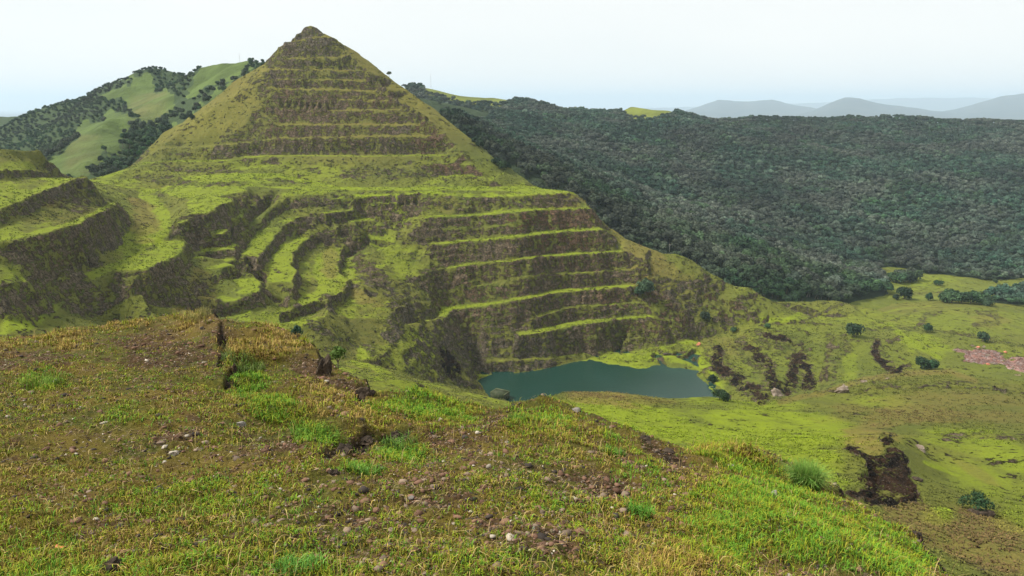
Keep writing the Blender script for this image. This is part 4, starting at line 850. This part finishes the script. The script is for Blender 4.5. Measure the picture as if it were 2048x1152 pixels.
# grass: blades in tufts, straw stalks
rg = np.random.default_rng(11)
def vcol_mat(name, rough=.7, tr=0):
    s = NT(name, rough, .15); n = s.n('ShaderNodeAttribute', attribute_name='col'); return s.done(n.outputs['Color'])
M_GRASS = vcol_mat('grass blades'); M_GRAV = vcol_mat('loose stones', .9)
def blades(name, base, ln, wd, lean, col, parent=None, up=None):
    n = len(base); az = rg.uniform(0, 6.2832, n); dr = np.stack([np.cos(az), np.sin(az), np.zeros(n)], 1); sd = np.stack([-np.sin(az), np.cos(az), np.zeros(n)], 1)
    L_, W_, le = ln[:, None], wd[:, None], lean[:, None]
    m = base + dr * L_ * le * .35 + np.array([0, 0, 1]) * L_ * .58 * np.sqrt(np.clip(1 - (le * .5) ** 2, .1, 1))
    t = base + dr * L_ * le * .95 + np.array([0, 0, 1]) * L_ * np.clip(1 - le * .55, .12, 1)
    b0 = base - np.array([0, 0, .01])
    v = np.stack([b0 - sd * W_ * .5, b0 + sd * W_ * .5, m + sd * W_ * .38, m - sd * W_ * .38, t], 1).reshape(-1, 3)
    k = np.arange(n)[:, None] * 5; f = np.concatenate([k + [0, 1, 2], k + [0, 2, 3], k + [3, 2, 4]])
    cc = np.concatenate([col, np.ones((n, 1))], 1); cv = np.stack([cc * [.35, .35, .35, 1]] * 2 + [cc] * 2 + [cc * [1.15, 1.1, 1, 1]], 1).reshape(-1, 4)  # roots darkened: shade between the tufts put into the blade colour
    return mesh_obj(name, v, f, M_GRASS, {'col': cv}, smooth=False, parent=parent)
def sample(n, dmin=2.9, dmax=18.2, pw=1.0):
    u = rg.uniform(0, 1, n); d = dmin * (dmax / dmin) ** u          # equal numbers per ratio of distance
    az = R(1) * rg.uniform(-39, 37, n); x = np.tan(az) * d; return x, d
lk = N_.look
x, y = sample(52000)
g_, s_, b_, e_ = lk(GREEN, x, y), lk(STRAW, x, y), lk(BARE, x, y), lk(edge, x, y)
pn = fbm(x, y, 1.1, 4, 31, .6); pn2 = fbm(x, y, .28, 2, 33)
pr = np.clip(.44 + pn * .75 + pn2 * .35 + g_ * .6 + s_ * .35 - b_ * .5 - e_ * .7, .015, 1)
z_ = lk(N_.H, x, y); sl = lk(N_.slopes(Hn), x, y)
keep = (rg.uniform(0, 1, len(x)) < pr) & (sl < 2.2); x, y, z_, g_, s_, pn = x[keep], y[keep], z_[keep], g_[keep], s_[keep], pn[keep]
nb_ = np.clip(rg.poisson(7 + 5 * g_ + 5 * s_), 3, 22); i = np.repeat(np.arange(len(x)), nb_); n = len(i)
rad = (.012 + .03 * rg.uniform(0, 1, n)) * (1 + y[i] * .06) * (1 + .8 * g_[i]); th = rg.uniform(0, 6.28, n)
bx, by = x[i] + rad * np.cos(th), y[i] + rad * np.sin(th)
base = np.stack([bx, by, lk(N_.H, bx, by)], 1)
tl = rg.uniform(.6, 1.3, len(x))
ln = (.035 + .035 * g_[i] + .06 * s_[i]) * tl[i] * rg.uniform(.5, 1.35, n) * (1 + .03 * y[i])
t_type = .03 + rg.uniform(0, 1, len(x)) - .42 * g_ + .5 * s_ + pn * .3
tt = t_type[i] + rg.normal(size=n) * .13
c_g1, c_g2, c_ol, c_st, c_br = [np.array(q) for q in ((.11, .24, .018), (.22, .29, .014), (.23, .21, .020), (.38, .27, .07), (.18, .105, .034))]
col = np.where((tt < .22)[:, None], c_g1, np.where((tt < .48)[:, None], c_g2, np.where((tt < .80)[:, None], c_ol, np.where((tt < 1.0)[:, None], c_br, c_st)))) * rg.uniform(.65, 1.35, (n, 1))
wd = (.0032 + .00055 * y[i]) * rg.uniform(.7, 1.4, n)
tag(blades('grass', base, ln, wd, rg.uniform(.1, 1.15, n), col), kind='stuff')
# straw: fallen and standing dry stalks
x, y = sample(15000); s_, g_, e_ = lk(STRAW, x, y), lk(GREEN, x, y), lk(edge, x, y); keep = rg.uniform(0, 1, len(x)) < (.32 + s_ - .2 * g_) * (1 - np.clip(e_, 0, 1)); x, y, s_ = x[keep], y[keep], s_[keep]; n = len(x)
base = np.stack([x, y, lk(N_.H, x, y) + .006], 1); st = rg.uniform(0, 1, n)
ln = np.where(st < .14 + .35 * s_, rg.uniform(.10, .34, n), rg.uniform(.03, .12, n)); le = np.where(st < .14 + .35 * s_, rg.uniform(.1, .7, n), rg.uniform(1.1, 1.7, n))
tag(blades('dry_stalks', base, ln, (.0022 + .0004 * y) * rg.uniform(.7, 1.4, n), le, np.array([.42, .32, .13]) * rg.uniform(.5, 1.3, (n, 1))), kind='stuff')
# gravel
def ico():
    t = (1 + 5 ** .5) / 2; v = np.array([(-1, t, 0), (1, t, 0), (-1, -t, 0), (1, -t, 0), (0, -1, t), (0, 1, t), (0, -1, -t), (0, 1, -t), (t, 0, -1), (t, 0, 1), (-t, 0, -1), (-t, 0, 1)]) / 1.9
    f = np.array([(0, 11, 5), (0, 5, 1), (0, 1, 7), (0, 7, 10), (0, 10, 11), (1, 5, 9), (5, 11, 4), (11, 10, 2), (10, 7, 6), (7, 1, 8), (3, 9, 4), (3, 4, 2), (3, 2, 6), (3, 6, 8), (3, 8, 9), (4, 9, 5), (2, 4, 11), (6, 2, 10), (8, 6, 7), (9, 8, 1)]); return v, f
IV, IF = ico()
x, y = sample(42000); b_, g_, e_ = lk(BARE, x, y), lk(GREEN, x, y), lk(edge, x, y); pn = fbm(x, y, .8, 3, 55)
keep = rg.uniform(0, 1, len(x)) < np.clip(.45 + .6 * b_ + pn * .6 - .3 * g_ + e_, .04, 1); x, y = x[keep], y[keep]; n = len(x)
sz = .0045 * (1 + rg.pareto(2.6, n)).clip(1, 5) * (1 + .09 * y)
sc3 = np.stack([sz * rg.uniform(.8, 1.6, n), sz * rg.uniform(.8, 1.6, n), sz * rg.uniform(.4, .9, n)], 1)
V = IV[None] * rg.uniform(.65, 1.25, (n, 12, 1)) * sc3[:, None]; a = rg.uniform(0, 6.28, n)[:, None]
V = np.stack([V[..., 0] * np.cos(a) - V[..., 1] * np.sin(a), V[..., 0] * np.sin(a) + V[..., 1] * np.cos(a), V[..., 2]], -1) + np.stack([x, y, lk(N_.H, x, y) + sc3[:, 2] * .3], 1)[:, None]
u = rg.uniform(0, 1, n)[:, None]
col = np.where(u < .5, [.15, .085, .055], np.where(u < .75, [.045, .036, .03], np.where(u < .965, [.19, .14, .10], [.38, .33, .26]))) * rg.uniform(.6, 1.4, (n, 1))
cc = np.concatenate([col, np.ones((n, 1))], 1).repeat(12, 0)
tag(mesh_obj('gravel', V.reshape(-1, 3), (IF[None] + np.arange(n)[:, None, None] * 12).reshape(-1, 3), M_GRAV, {'col': cc}, smooth=False), kind='stuff')

# tussocks on the slopes beyond
def tussocks(name, n, y0, y1, az0, az1, cut, hgt, pw, seed):
    d = y0 * (y1 / y0) ** (rg.uniform(0, 1, n) ** pw); a = R(1) * rg.uniform(az0, az1, n); x = np.tan(a) * d
    rkk = G.look(paint[..., ROCK], x, d); dr = G.look(paint[..., DRY], x, d); lu = G.look(paint[..., LUSH], x, d); z = G.look(G.H, x, d)
    keep = (z > WZ + .4) & (rkk < cut) & (rg.uniform(0, 1, n) < .45 + fbm(x, d, 22, 4, seed) * 1.1); x, d, z, dr, lu = x[keep], d[keep], z[keep], dr[keep], lu[keep]; m = len(x)
    i = np.repeat(np.arange(m), 4); q = hgt * .5 * (.6 + d[i] / y1); bx, by = x[i] + rg.normal(size=4 * m) * q, d[i] + rg.normal(size=4 * m) * q
    cc = np.array([.115, .128, .022]) + dr[:, None] * np.array([.04, -.025, .018]) + lu[:, None] * np.array([.08, .14, -.012]); cc = cc * rg.uniform(.6, 1.2, (m, 1))
    ln = hgt * rg.uniform(.4, 1.2, 4 * m) * (.5 + .5 * d[i] / y1)
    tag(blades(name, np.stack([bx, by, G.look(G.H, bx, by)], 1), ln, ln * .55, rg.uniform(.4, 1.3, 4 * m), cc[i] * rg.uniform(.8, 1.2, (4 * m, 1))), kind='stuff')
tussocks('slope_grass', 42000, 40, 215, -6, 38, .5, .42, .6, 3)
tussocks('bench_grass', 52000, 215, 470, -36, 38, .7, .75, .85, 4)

# ------------------------------------------------------------------ stones and rocks, each its own object
import bmesh
from mathutils import noise as mnoise
def stone_mat(name, c1, c2, c3, sc=9.0):
    s = NT(name, .9, .15); tcn = s.n('ShaderNodeTexCoord'); v = tcn.outputs['Object']
    n1 = s.noise(sc * .25, 4, .6, v); n2_ = s.noise(sc, 5, .7, v)
    c = s.mix(s.rng(n1, .4, .6), c1, c2); c = s.mix(s.rng(n2_, .52, .66, 0, .8), c, c3); s.bump(n2_, .25 / sc, 1); return s.done(c)
M_ST = {'pale': stone_mat('pale stone', (.42, .37, .30), (.30, .26, .21), (.18, .15, .12), 60), 'grey': stone_mat('grey stone', (.20, .18, .16), (.28, .25, .22), (.09, .08, .07), 40), 'brown': stone_mat('brown stone', (.13, .09, .06), (.20, .14, .09), (.05, .035, .03), 30),
        'dark': stone_mat('black weathered rock', (.040, .030, .022), (.080, .058, .040), (.014, .011, .009), 12), 'boulder': stone_mat('boulder stone', (.17, .13, .095), (.26, .21, .16), (.05, .04, .03), 3), 'salmon': stone_mat('salmon boulder', (.55, .20, .12), (.42, .17, .10), (.25, .12, .08), 3)}
def rock(name, loc, dims, mat, label, cat='rock', seed=0, rz=0, tilt=0, sub=3, cuts=9, rough=.25, group=None):
    bm = bmesh.new(); bmesh.ops.create_icosphere(bm, subdivisions=sub, radius=1); r = random.Random(seed)
    pl_ = []
    for _ in range(cuts):
        v = Vector((r.gauss(0, 1), r.gauss(0, 1), r.gauss(0, .8))).normalized(); pl_.append((v, r.uniform(.5, .82)))
    for v in bm.verts:
        p = v.co.copy()
        for nn, dd in pl_:
            q = p.dot(nn) - dd
            if q > 0: p -= nn * q * .92
        p *= 1 + rough * mnoise.noise(p * 2.1 + Vector((seed, 0, 0))) + rough * .5 * mnoise.noise(p * 5.3 + Vector((0, seed, 0)))
        v.co = Vector((p.x * dims[0] / 2, p.y * dims[1] / 2, p.z * dims[2] / 2)) * 1.3
    me = bpy.data.meshes.new(name); bm.to_mesh(me); bm.free(); me.materials.append(M_ST[mat])
    o = bpy.data.objects.new(name, me); scene.collection.objects.link(o)
    o.location = Vector(loc) + Vector((0, 0, dims[2] * .12)); o.rotation_euler = (tilt, 0, rz); return tag(o, label, cat, group)
for k, (px, py, wpx, hk, mat, lab) in enumerate([
    (348, 908, 22, .6, 'pale', 'pale flat stone in the left part of the near slope, rightmost of a close pair'), (330, 896, 17, .5, 'pale', 'pale flat stone in the left part of the near slope, leftmost of a close pair'),
    (329, 925, 12, .7, 'pale', 'small pale stone just below the close pair of pale stones'), (481, 853, 26, .7, 'grey', 'grey angular stone on the bare patch left of the bright green grass'), (112, 764, 18, .6, 'grey', 'grey flat stone beside the bright grass tuft near the left edge'),
    (16, 834, 12, .6, 'pale', 'small pale stone at the left edge of the photo'), (50, 818, 16, .8, 'dark', 'small black stone near the left edge, beside pale pebbles'), (152, 911, 9, .8, 'pale', 'tiny round white stone on the left part of the near slope'),
    (1130, 1000, 13, .7, 'pale', 'small cream stone in the middle of the near slope'), (1068, 1058, 12, .8, 'grey', 'small grey rounded stone low in the middle of the near slope'), (1044, 1018, 13, .8, 'brown', 'brown stone just left of the small cream stone'),
    (1152, 822, 24, .5, 'grey', 'grey flat stone on the right shoulder of the central mound'), (1460, 933, 20, .5, 'pale', 'pale flat stone in the green grass right of the bare scarp'), (1548, 992, 26, .8, 'grey', 'grey rounded stone below and left of the big grass tuft'),
    (1128, 966, 9, .7, 'brown', 'small brown stone above the small cream stone'), (75, 1100, 16, .5, 'pale', 'pale flat stone near the bottom left corner'), (266, 988, 9, .6, 'pale', 'tiny pale stone left of centre on the lower near slope'),
    (822, 998, 16, .5, 'grey', 'thin grey stone below the dark cleft'), (654, 766, 14, .5, 'pale', 'pale chip of stone at the foot of the black standing rock'), (1513, 998, 12, .6, 'brown', 'brown stone left of the grey rounded stone')]):
    p = near(px, py); wd_ = .8 * wpx * p[1] / FPX; rock('stone', p, (wd_, wd_ * .8, wd_ * hk), mat, lab, 'stone', seed=k + 3, rz=k * 1.3, sub=2, cuts=7)
p = near(648, 752); rock('rock', p, (.20, .24, .50), 'dark', 'black upright rock standing in for the dark ledge face on the crest of the near slope', seed=21, tilt=-.1, cuts=14, rough=.35, sub=4)  # added upright rock in place of the ledge's dark face
p = near(728, 800); rock('rock', p, (.26, .24, .26), 'dark', 'squat black rock on the crest right of the upright one', seed=24, cuts=12, rough=.4, sub=4)
for k, (px, py, w_, h_, lab) in enumerate([(690, 905, .13, .12, 'black broken rock at the lower left end of the dark cleft'), (735, 886, .15, .09, 'black broken rock in the middle of the dark cleft'), (790, 872, .14, .07, 'black broken rock at the upper right end of the dark cleft'),
    (668, 950, .09, .06, 'black rock in the hollow above the green leafy tuft'), (225, 1146, .13, .07, 'black rock at the very bottom of the photo, left'), (1340, 905, .16, .07, 'dark rock along the bare scarp on the right of the mound'), (1290, 880, .2, .08, 'small dark rock higher up along the bare scarp')]):
    p = near(px, py); rock('rock', p, (w_, w_, h_), 'dark', lab, seed=40 + k, rz=k, cuts=12, rough=.45, sub=4)
for px, py, w_, h_, mat, lab, sd_ in [(1840, 899, 20, 18, 'boulder', 'round brown boulder alone on the lime slope right of the outcrop', 5), (1686, 782, 28, 18, 'boulder', 'large dark brown boulder at the left end of the grassy bank', 6),
    (1835, 962, 18, 13, 'dark', 'small dark rock at the right edge of the black outcrop', 8), (1775, 758, 8, 4, 'boulder', 'small brown rock on the slope above the grassy bank', 9), (1728, 764, 14, 7, 'boulder', 'brown rock on the crest of the grassy bank', 10), (1553, 790, 30, 20, 'boulder', 'low brown rock mound where the bank meets the pond', 12),
    (1397, 690, 9, 9, 'salmon', 'salmon pink boulder at the foot of the terraces by the right end of the pond', 11)]:
    p = gp(px, py)
    if p is None: continue
    f_ = p[1] / FPX; rock('boulder' if mat != 'dark' else 'rock', p - [0, 0, h_ * f_ * .1], (w_ * f_, w_ * f_ * .9, h_ * f_), mat, lab, 'boulder' if mat != 'dark' else 'rock', seed=sd_, cuts=10, rough=.3, sub=3)
for k, (px, py, c_) in enumerate([(1946, 693, 'first'), (1956, 695, ''), (1968, 694, ''), (2010, 705, ''), (1976, 729, ''), (1985, 728, ''), (1975, 712, '')]):
    p = gp(px, py); f_ = p[1] / FPX; rock('rubble_heap', p, (7 * f_, 6 * f_, 4 * f_), 'salmon' if k in (1, 3, 4) else 'boulder', 'small orange and brown rubble heap on the red mud clearing', 'rubble heap', seed=60 + k, group='rubble heaps on the red mud clearing')

# ------------------------------------------------------------------ grass tufts that stand out
def tuft(px, py, n, rad, L0, cols, label, lean=.75, name='grass_tuft'):
    p = near(px, py); a = rg.uniform(0, 6.28, n); q = rad * np.sqrt(rg.uniform(0, 1, n)); bx, by = p[0] + q * np.cos(a), p[1] + q * np.sin(a)
    ba = np.stack([bx, by, lk(N_.H, bx, by)], 1); cs = np.array(cols)[rg.integers(0, len(cols), n)] * rg.uniform(.7, 1.3, (n, 1))
    o = blades(name, ba - p, L0 * rg.uniform(.45, 1.1, n), rg.uniform(.0035, .008, n), rg.uniform(.02, lean, n), cs); o.location = p
    return tag(o, label, 'grass tuft')
tuft(1612, 978, 2400, .16, .46, [(.10, .22, .035), (.14, .28, .045), (.22, .31, .07)], 'large bright green fountain-shaped grass tuft on the right shoulder', .95)
tuft(728, 950, 260, .14, .13, [(.10, .22, .035), (.13, .25, .03)], 'green leafy tuft in the hollow below the dark cleft', .9)
tuft(800, 895, 300, .22, .17, [(.10, .20, .04), (.13, .25, .03)], 'green tuft at the foot of the dark cleft, right side', .9)
tuft(490, 745, 500, .35, .26, [(.12, .20, .05), (.15, .24, .04), (.18, .23, .07)], 'soft green tuft right of the broken step on the crest', .9)
tuft(635, 880, 400, .3, .16, [(.12, .25, .03), (.16, .29, .03)], 'bright green tuft left of the dark cleft', .9)
tuft(85, 775, 300, .28, .22, [(.13, .24, .03), (.17, .28, .03)], 'lime green tuft near the left edge of the near slope', .8)
tuft(1280, 1030, 220, .12, .13, [(.11, .27, .03)], 'small bright tuft in the middle right of the near slope', .9)
tuft(1228, 912, 220, .14, .15, [(.11, .25, .03)], 'small bright tuft on the bare ground right of the mound', .8)
tuft(600, 1140, 220, .14, .12, [(.11, .27, .04)], 'bright green tuft at the bottom edge, left of centre', .9)
tuft(395, 640, 260, .3, .34, [(.34, .28, .10), (.26, .26, .08)], 'straw-coloured tuft on the highest point of the left crest', .6)
tuft(1030, 842, 160, .16, .14, [(.13, .25, .03)], 'small green tuft left on the central mound', .8)
# bushes
def bush(p, h, seed, label, mat, n=700, rr=.5, name='shrub'):
    e = bpy.data.objects.new(name, None); scene.collection.objects.link(e); e.location = p; tag(e, label, 'shrub')
    me = crown_mesh('crown', h * rr, h * .8, n, h * .055, seed, mat, h * .18, 7); o = bpy.data.objects.new('crown', me); scene.collection.objects.link(o); o.parent = e
    v, f = join([tube([(0, 0, -.1 * h), (0, 0, .2 * h), (math.cos(q) * .2 * h, math.sin(q) * .2 * h, .6 * h)], [.03 * h, .025 * h, .008 * h], 5) for q in (0, 2, 4)])
    mesh_obj('stems', v, f, M_BARK, parent=e); return e
p = near(596, 682); bush(p, .36, 71, 'small grey-green bush on the crest left of the upright black rock', M_LEAF, 500, .35)
p = near(668, 735); bush(p + [0, .3, -.1], .42, 72, 'light green bush just behind the upright black rock', leaf_mat('light leaves', (.09, .17, .03), (.12, .20, .03), (.14, .2, .04)), 600, .5)
p = gp(1952, 1022); bush(p, 2.6, 73, 'dark windswept bush on the lime slope near the lower right edge', M_LEAF2, 700, .75)
p = gp(1965, 1030); rock('rock', p, (3.2, 1.6, .9), 'dark', 'flat black rock beneath the windswept bush', seed=77, sub=3)
p = gp(1925, 1015); bush(p, 1.2, 74, 'low green bush left of the dark windswept one', M_LEAF2, 300, .7)

# ------------------------------------------------------------------ built things
def pole(px, py0, py1, r, label, mat=M_PALE, D=None, name='pole', arms=()):
    p = P(px, py1, D) if D else gp(px, py1); h = (py1 - py0) * p[1] / FPX * 1.03
    e = bpy.data.objects.new(name, None); scene.collection.objects.link(e); e.location = p; tag(e, label, 'pole' if name == 'pole' else 'mast')
    v, f = tube([(0, 0, -1), (0, 0, h)], [r, r * .7], 8); mesh_obj('shaft', v, f, mat, parent=e)
    for z0 in arms:
        v, f = tube([(-.9, 0, h * z0), (.9, 0, h * z0)], [r * .5, r * .5], 6); mesh_obj('crossarm', v, f, mat, parent=e)
pole(1339, 488, 504, .16, 'thin pale pole on the small ledge where the ridge meets the wood', arms=(.85,))
s = NT('galvanised steel', .5, .5); M_STEEL = s.done(s.mix(s.noise(2, 2), (.35, .36, .37), (.45, .46, .47)))
pole(480, 108, 126, .13, 'faint thin mast on the grassy hill left of the peak', M_STEEL, 690, 'mast', (.6, .8))
pole(862, 150, 174, .2, 'faint thin mast on the far ridge right of the peak', M_STEEL, 1228, 'mast', (.6, .8))
s = NT('weathered timber', .9, .1); M_WOOD = s.done(s.mix(s.noise(2, 4), (.05, .04, .03), (.10, .08, .06)))
p = gp(1333, 709)
if p is not None:
    e = bpy.data.objects.new('raft', None); scene.collection.objects.link(e); e.location = p; e.rotation_euler = (0, 0, .2); tag(e, 'small dark timber raft with an upright post on the grassy spit', 'raft')
    V_ = [];
    def bxm(x0, x1, y0, y1, z0, z1):
        v = np.array([(x, y, z) for x in (x0, x1) for y in (y0, y1) for z in (z0, z1)], float); return v, np.array([[0, 1, 3, 2], [4, 6, 7, 5], [0, 4, 5, 1], [2, 3, 7, 6], [0, 2, 6, 4], [1, 5, 7, 3]])
    v, f = join([bxm(-2, 2, -1 + .42 * i, -.66 + .42 * i, .3, .5) for i in range(5)] + [bxm(-1.7, -1.4, -1, 1.1, .0, .298), bxm(1.4, 1.7, -1, 1.1, .0, .298)]); mesh_obj('deck', v, f, M_WOOD, parent=e, smooth=False)
    v, f = join([tube([(.9, 0, .5), (.9, 0, 2.4)], [.12, .1], 6), tube([(.9, -.1, 1.6), (1.5, 0, 1.6)], [.1, .1], 6)]); mesh_obj('post', v, f, M_WOOD, parent=e)
s = NT('mossy concrete', .95, .1); s.x = 0; M_CONC = s.done(s.mix(s.rng(s.noise(.8, 5, .7), .4, .6), (.03, .045, .018), (.07, .075, .045)))
s = NT('pale concrete', .9, .1); M_CAP = s.done(s.mix(s.noise(2, 4), (.11, .13, .06), (.17, .18, .10)))
p = C.pz([(1000, 798)], WZ - .5)[0]
e = bpy.data.objects.new('concrete_block', None); scene.collection.objects.link(e); e.location = p; e.rotation_euler = (0, 0, -.5); tag(e, 'low dark mossy concrete block with a paler edge at the left corner of the pond', 'block')
v, f = bxm(-3.4, 3.4, -2.6, 2.6, 0, 3.4); mesh_obj('body', v, f, M_CONC, parent=e, smooth=False)
v, f = join([bxm(-3.5, 3.5, 2.45, 2.7, 3.25, 3.55), bxm(-3.5, -3.25, -2.7, 2.448, 3.25, 3.55), bxm(3.25, 3.5, -2.7, 2.448, 3.25, 3.55)]); mesh_obj('edge', v, f, M_CAP, parent=e, smooth=False)
# scrap of orange wrapper
s = NT('orange plastic', .5, .4); M_OR = s.done(s.mix(s.noise(40, 2), (.55, .12, .03), (.65, .22, .08)))
p = near(120, 1100); n = 7; gx, gy = np.meshgrid(np.linspace(-.026, .026, 9), np.linspace(-.012, .012, n))
gz = .012 + np.abs(fbm(gx * 1, gy * 1, .018, 2, 3)) * .022; i = np.arange(9 * n).reshape(n, 9)
v = np.stack([gx, gy + .4 * gx ** 2 * 30, gz], -1).reshape(-1, 3); v2 = v - [0, 0, .002]; f = np.stack([i[:-1, :-1], i[:-1, 1:], i[1:, 1:], i[1:, :-1]], -1).reshape(-1, 4)
o = mesh_obj('wrapper', np.concatenate([v, v2]), np.concatenate([f, f[:, ::-1] + 9 * n]), M_OR); o.location = p; tag(o, 'crumpled scrap of orange wrapper lying in the grass near the bottom left', 'wrapper')
# ------------------------------------------------------------------ haze
hm = bpy.data.materials.new('haze air'); hm.use_nodes = True; hm.node_tree.nodes.clear()
pv = hm.node_tree.nodes.new('ShaderNodeVolumePrincipled'); pv.inputs['Color'].default_value = (.70, .86, 1, 1)
pv.inputs['Density'].default_value = .000075; pv.inputs['Anisotropy'].default_value = 0.1
ho = hm.node_tree.nodes.new('ShaderNodeOutputMaterial'); hm.node_tree.links.new(pv.outputs[0], ho.inputs['Volume'])
x0, x1, y0, y1, z0, z1 = -40000, 40000, -300, 45000, -460, 330
hc = np.array([(x, y, z) for x in (x0, x1) for y in (y0, y1) for z in (z0, z1)], float)
hf = np.array([[0, 1, 3, 2], [4, 6, 7, 5], [0, 4, 5, 1], [2, 3, 7, 6], [0, 2, 6, 4], [1, 5, 7, 3]])
tag(mesh_obj('haze', hc, hf, hm, smooth=False), kind='stuff')
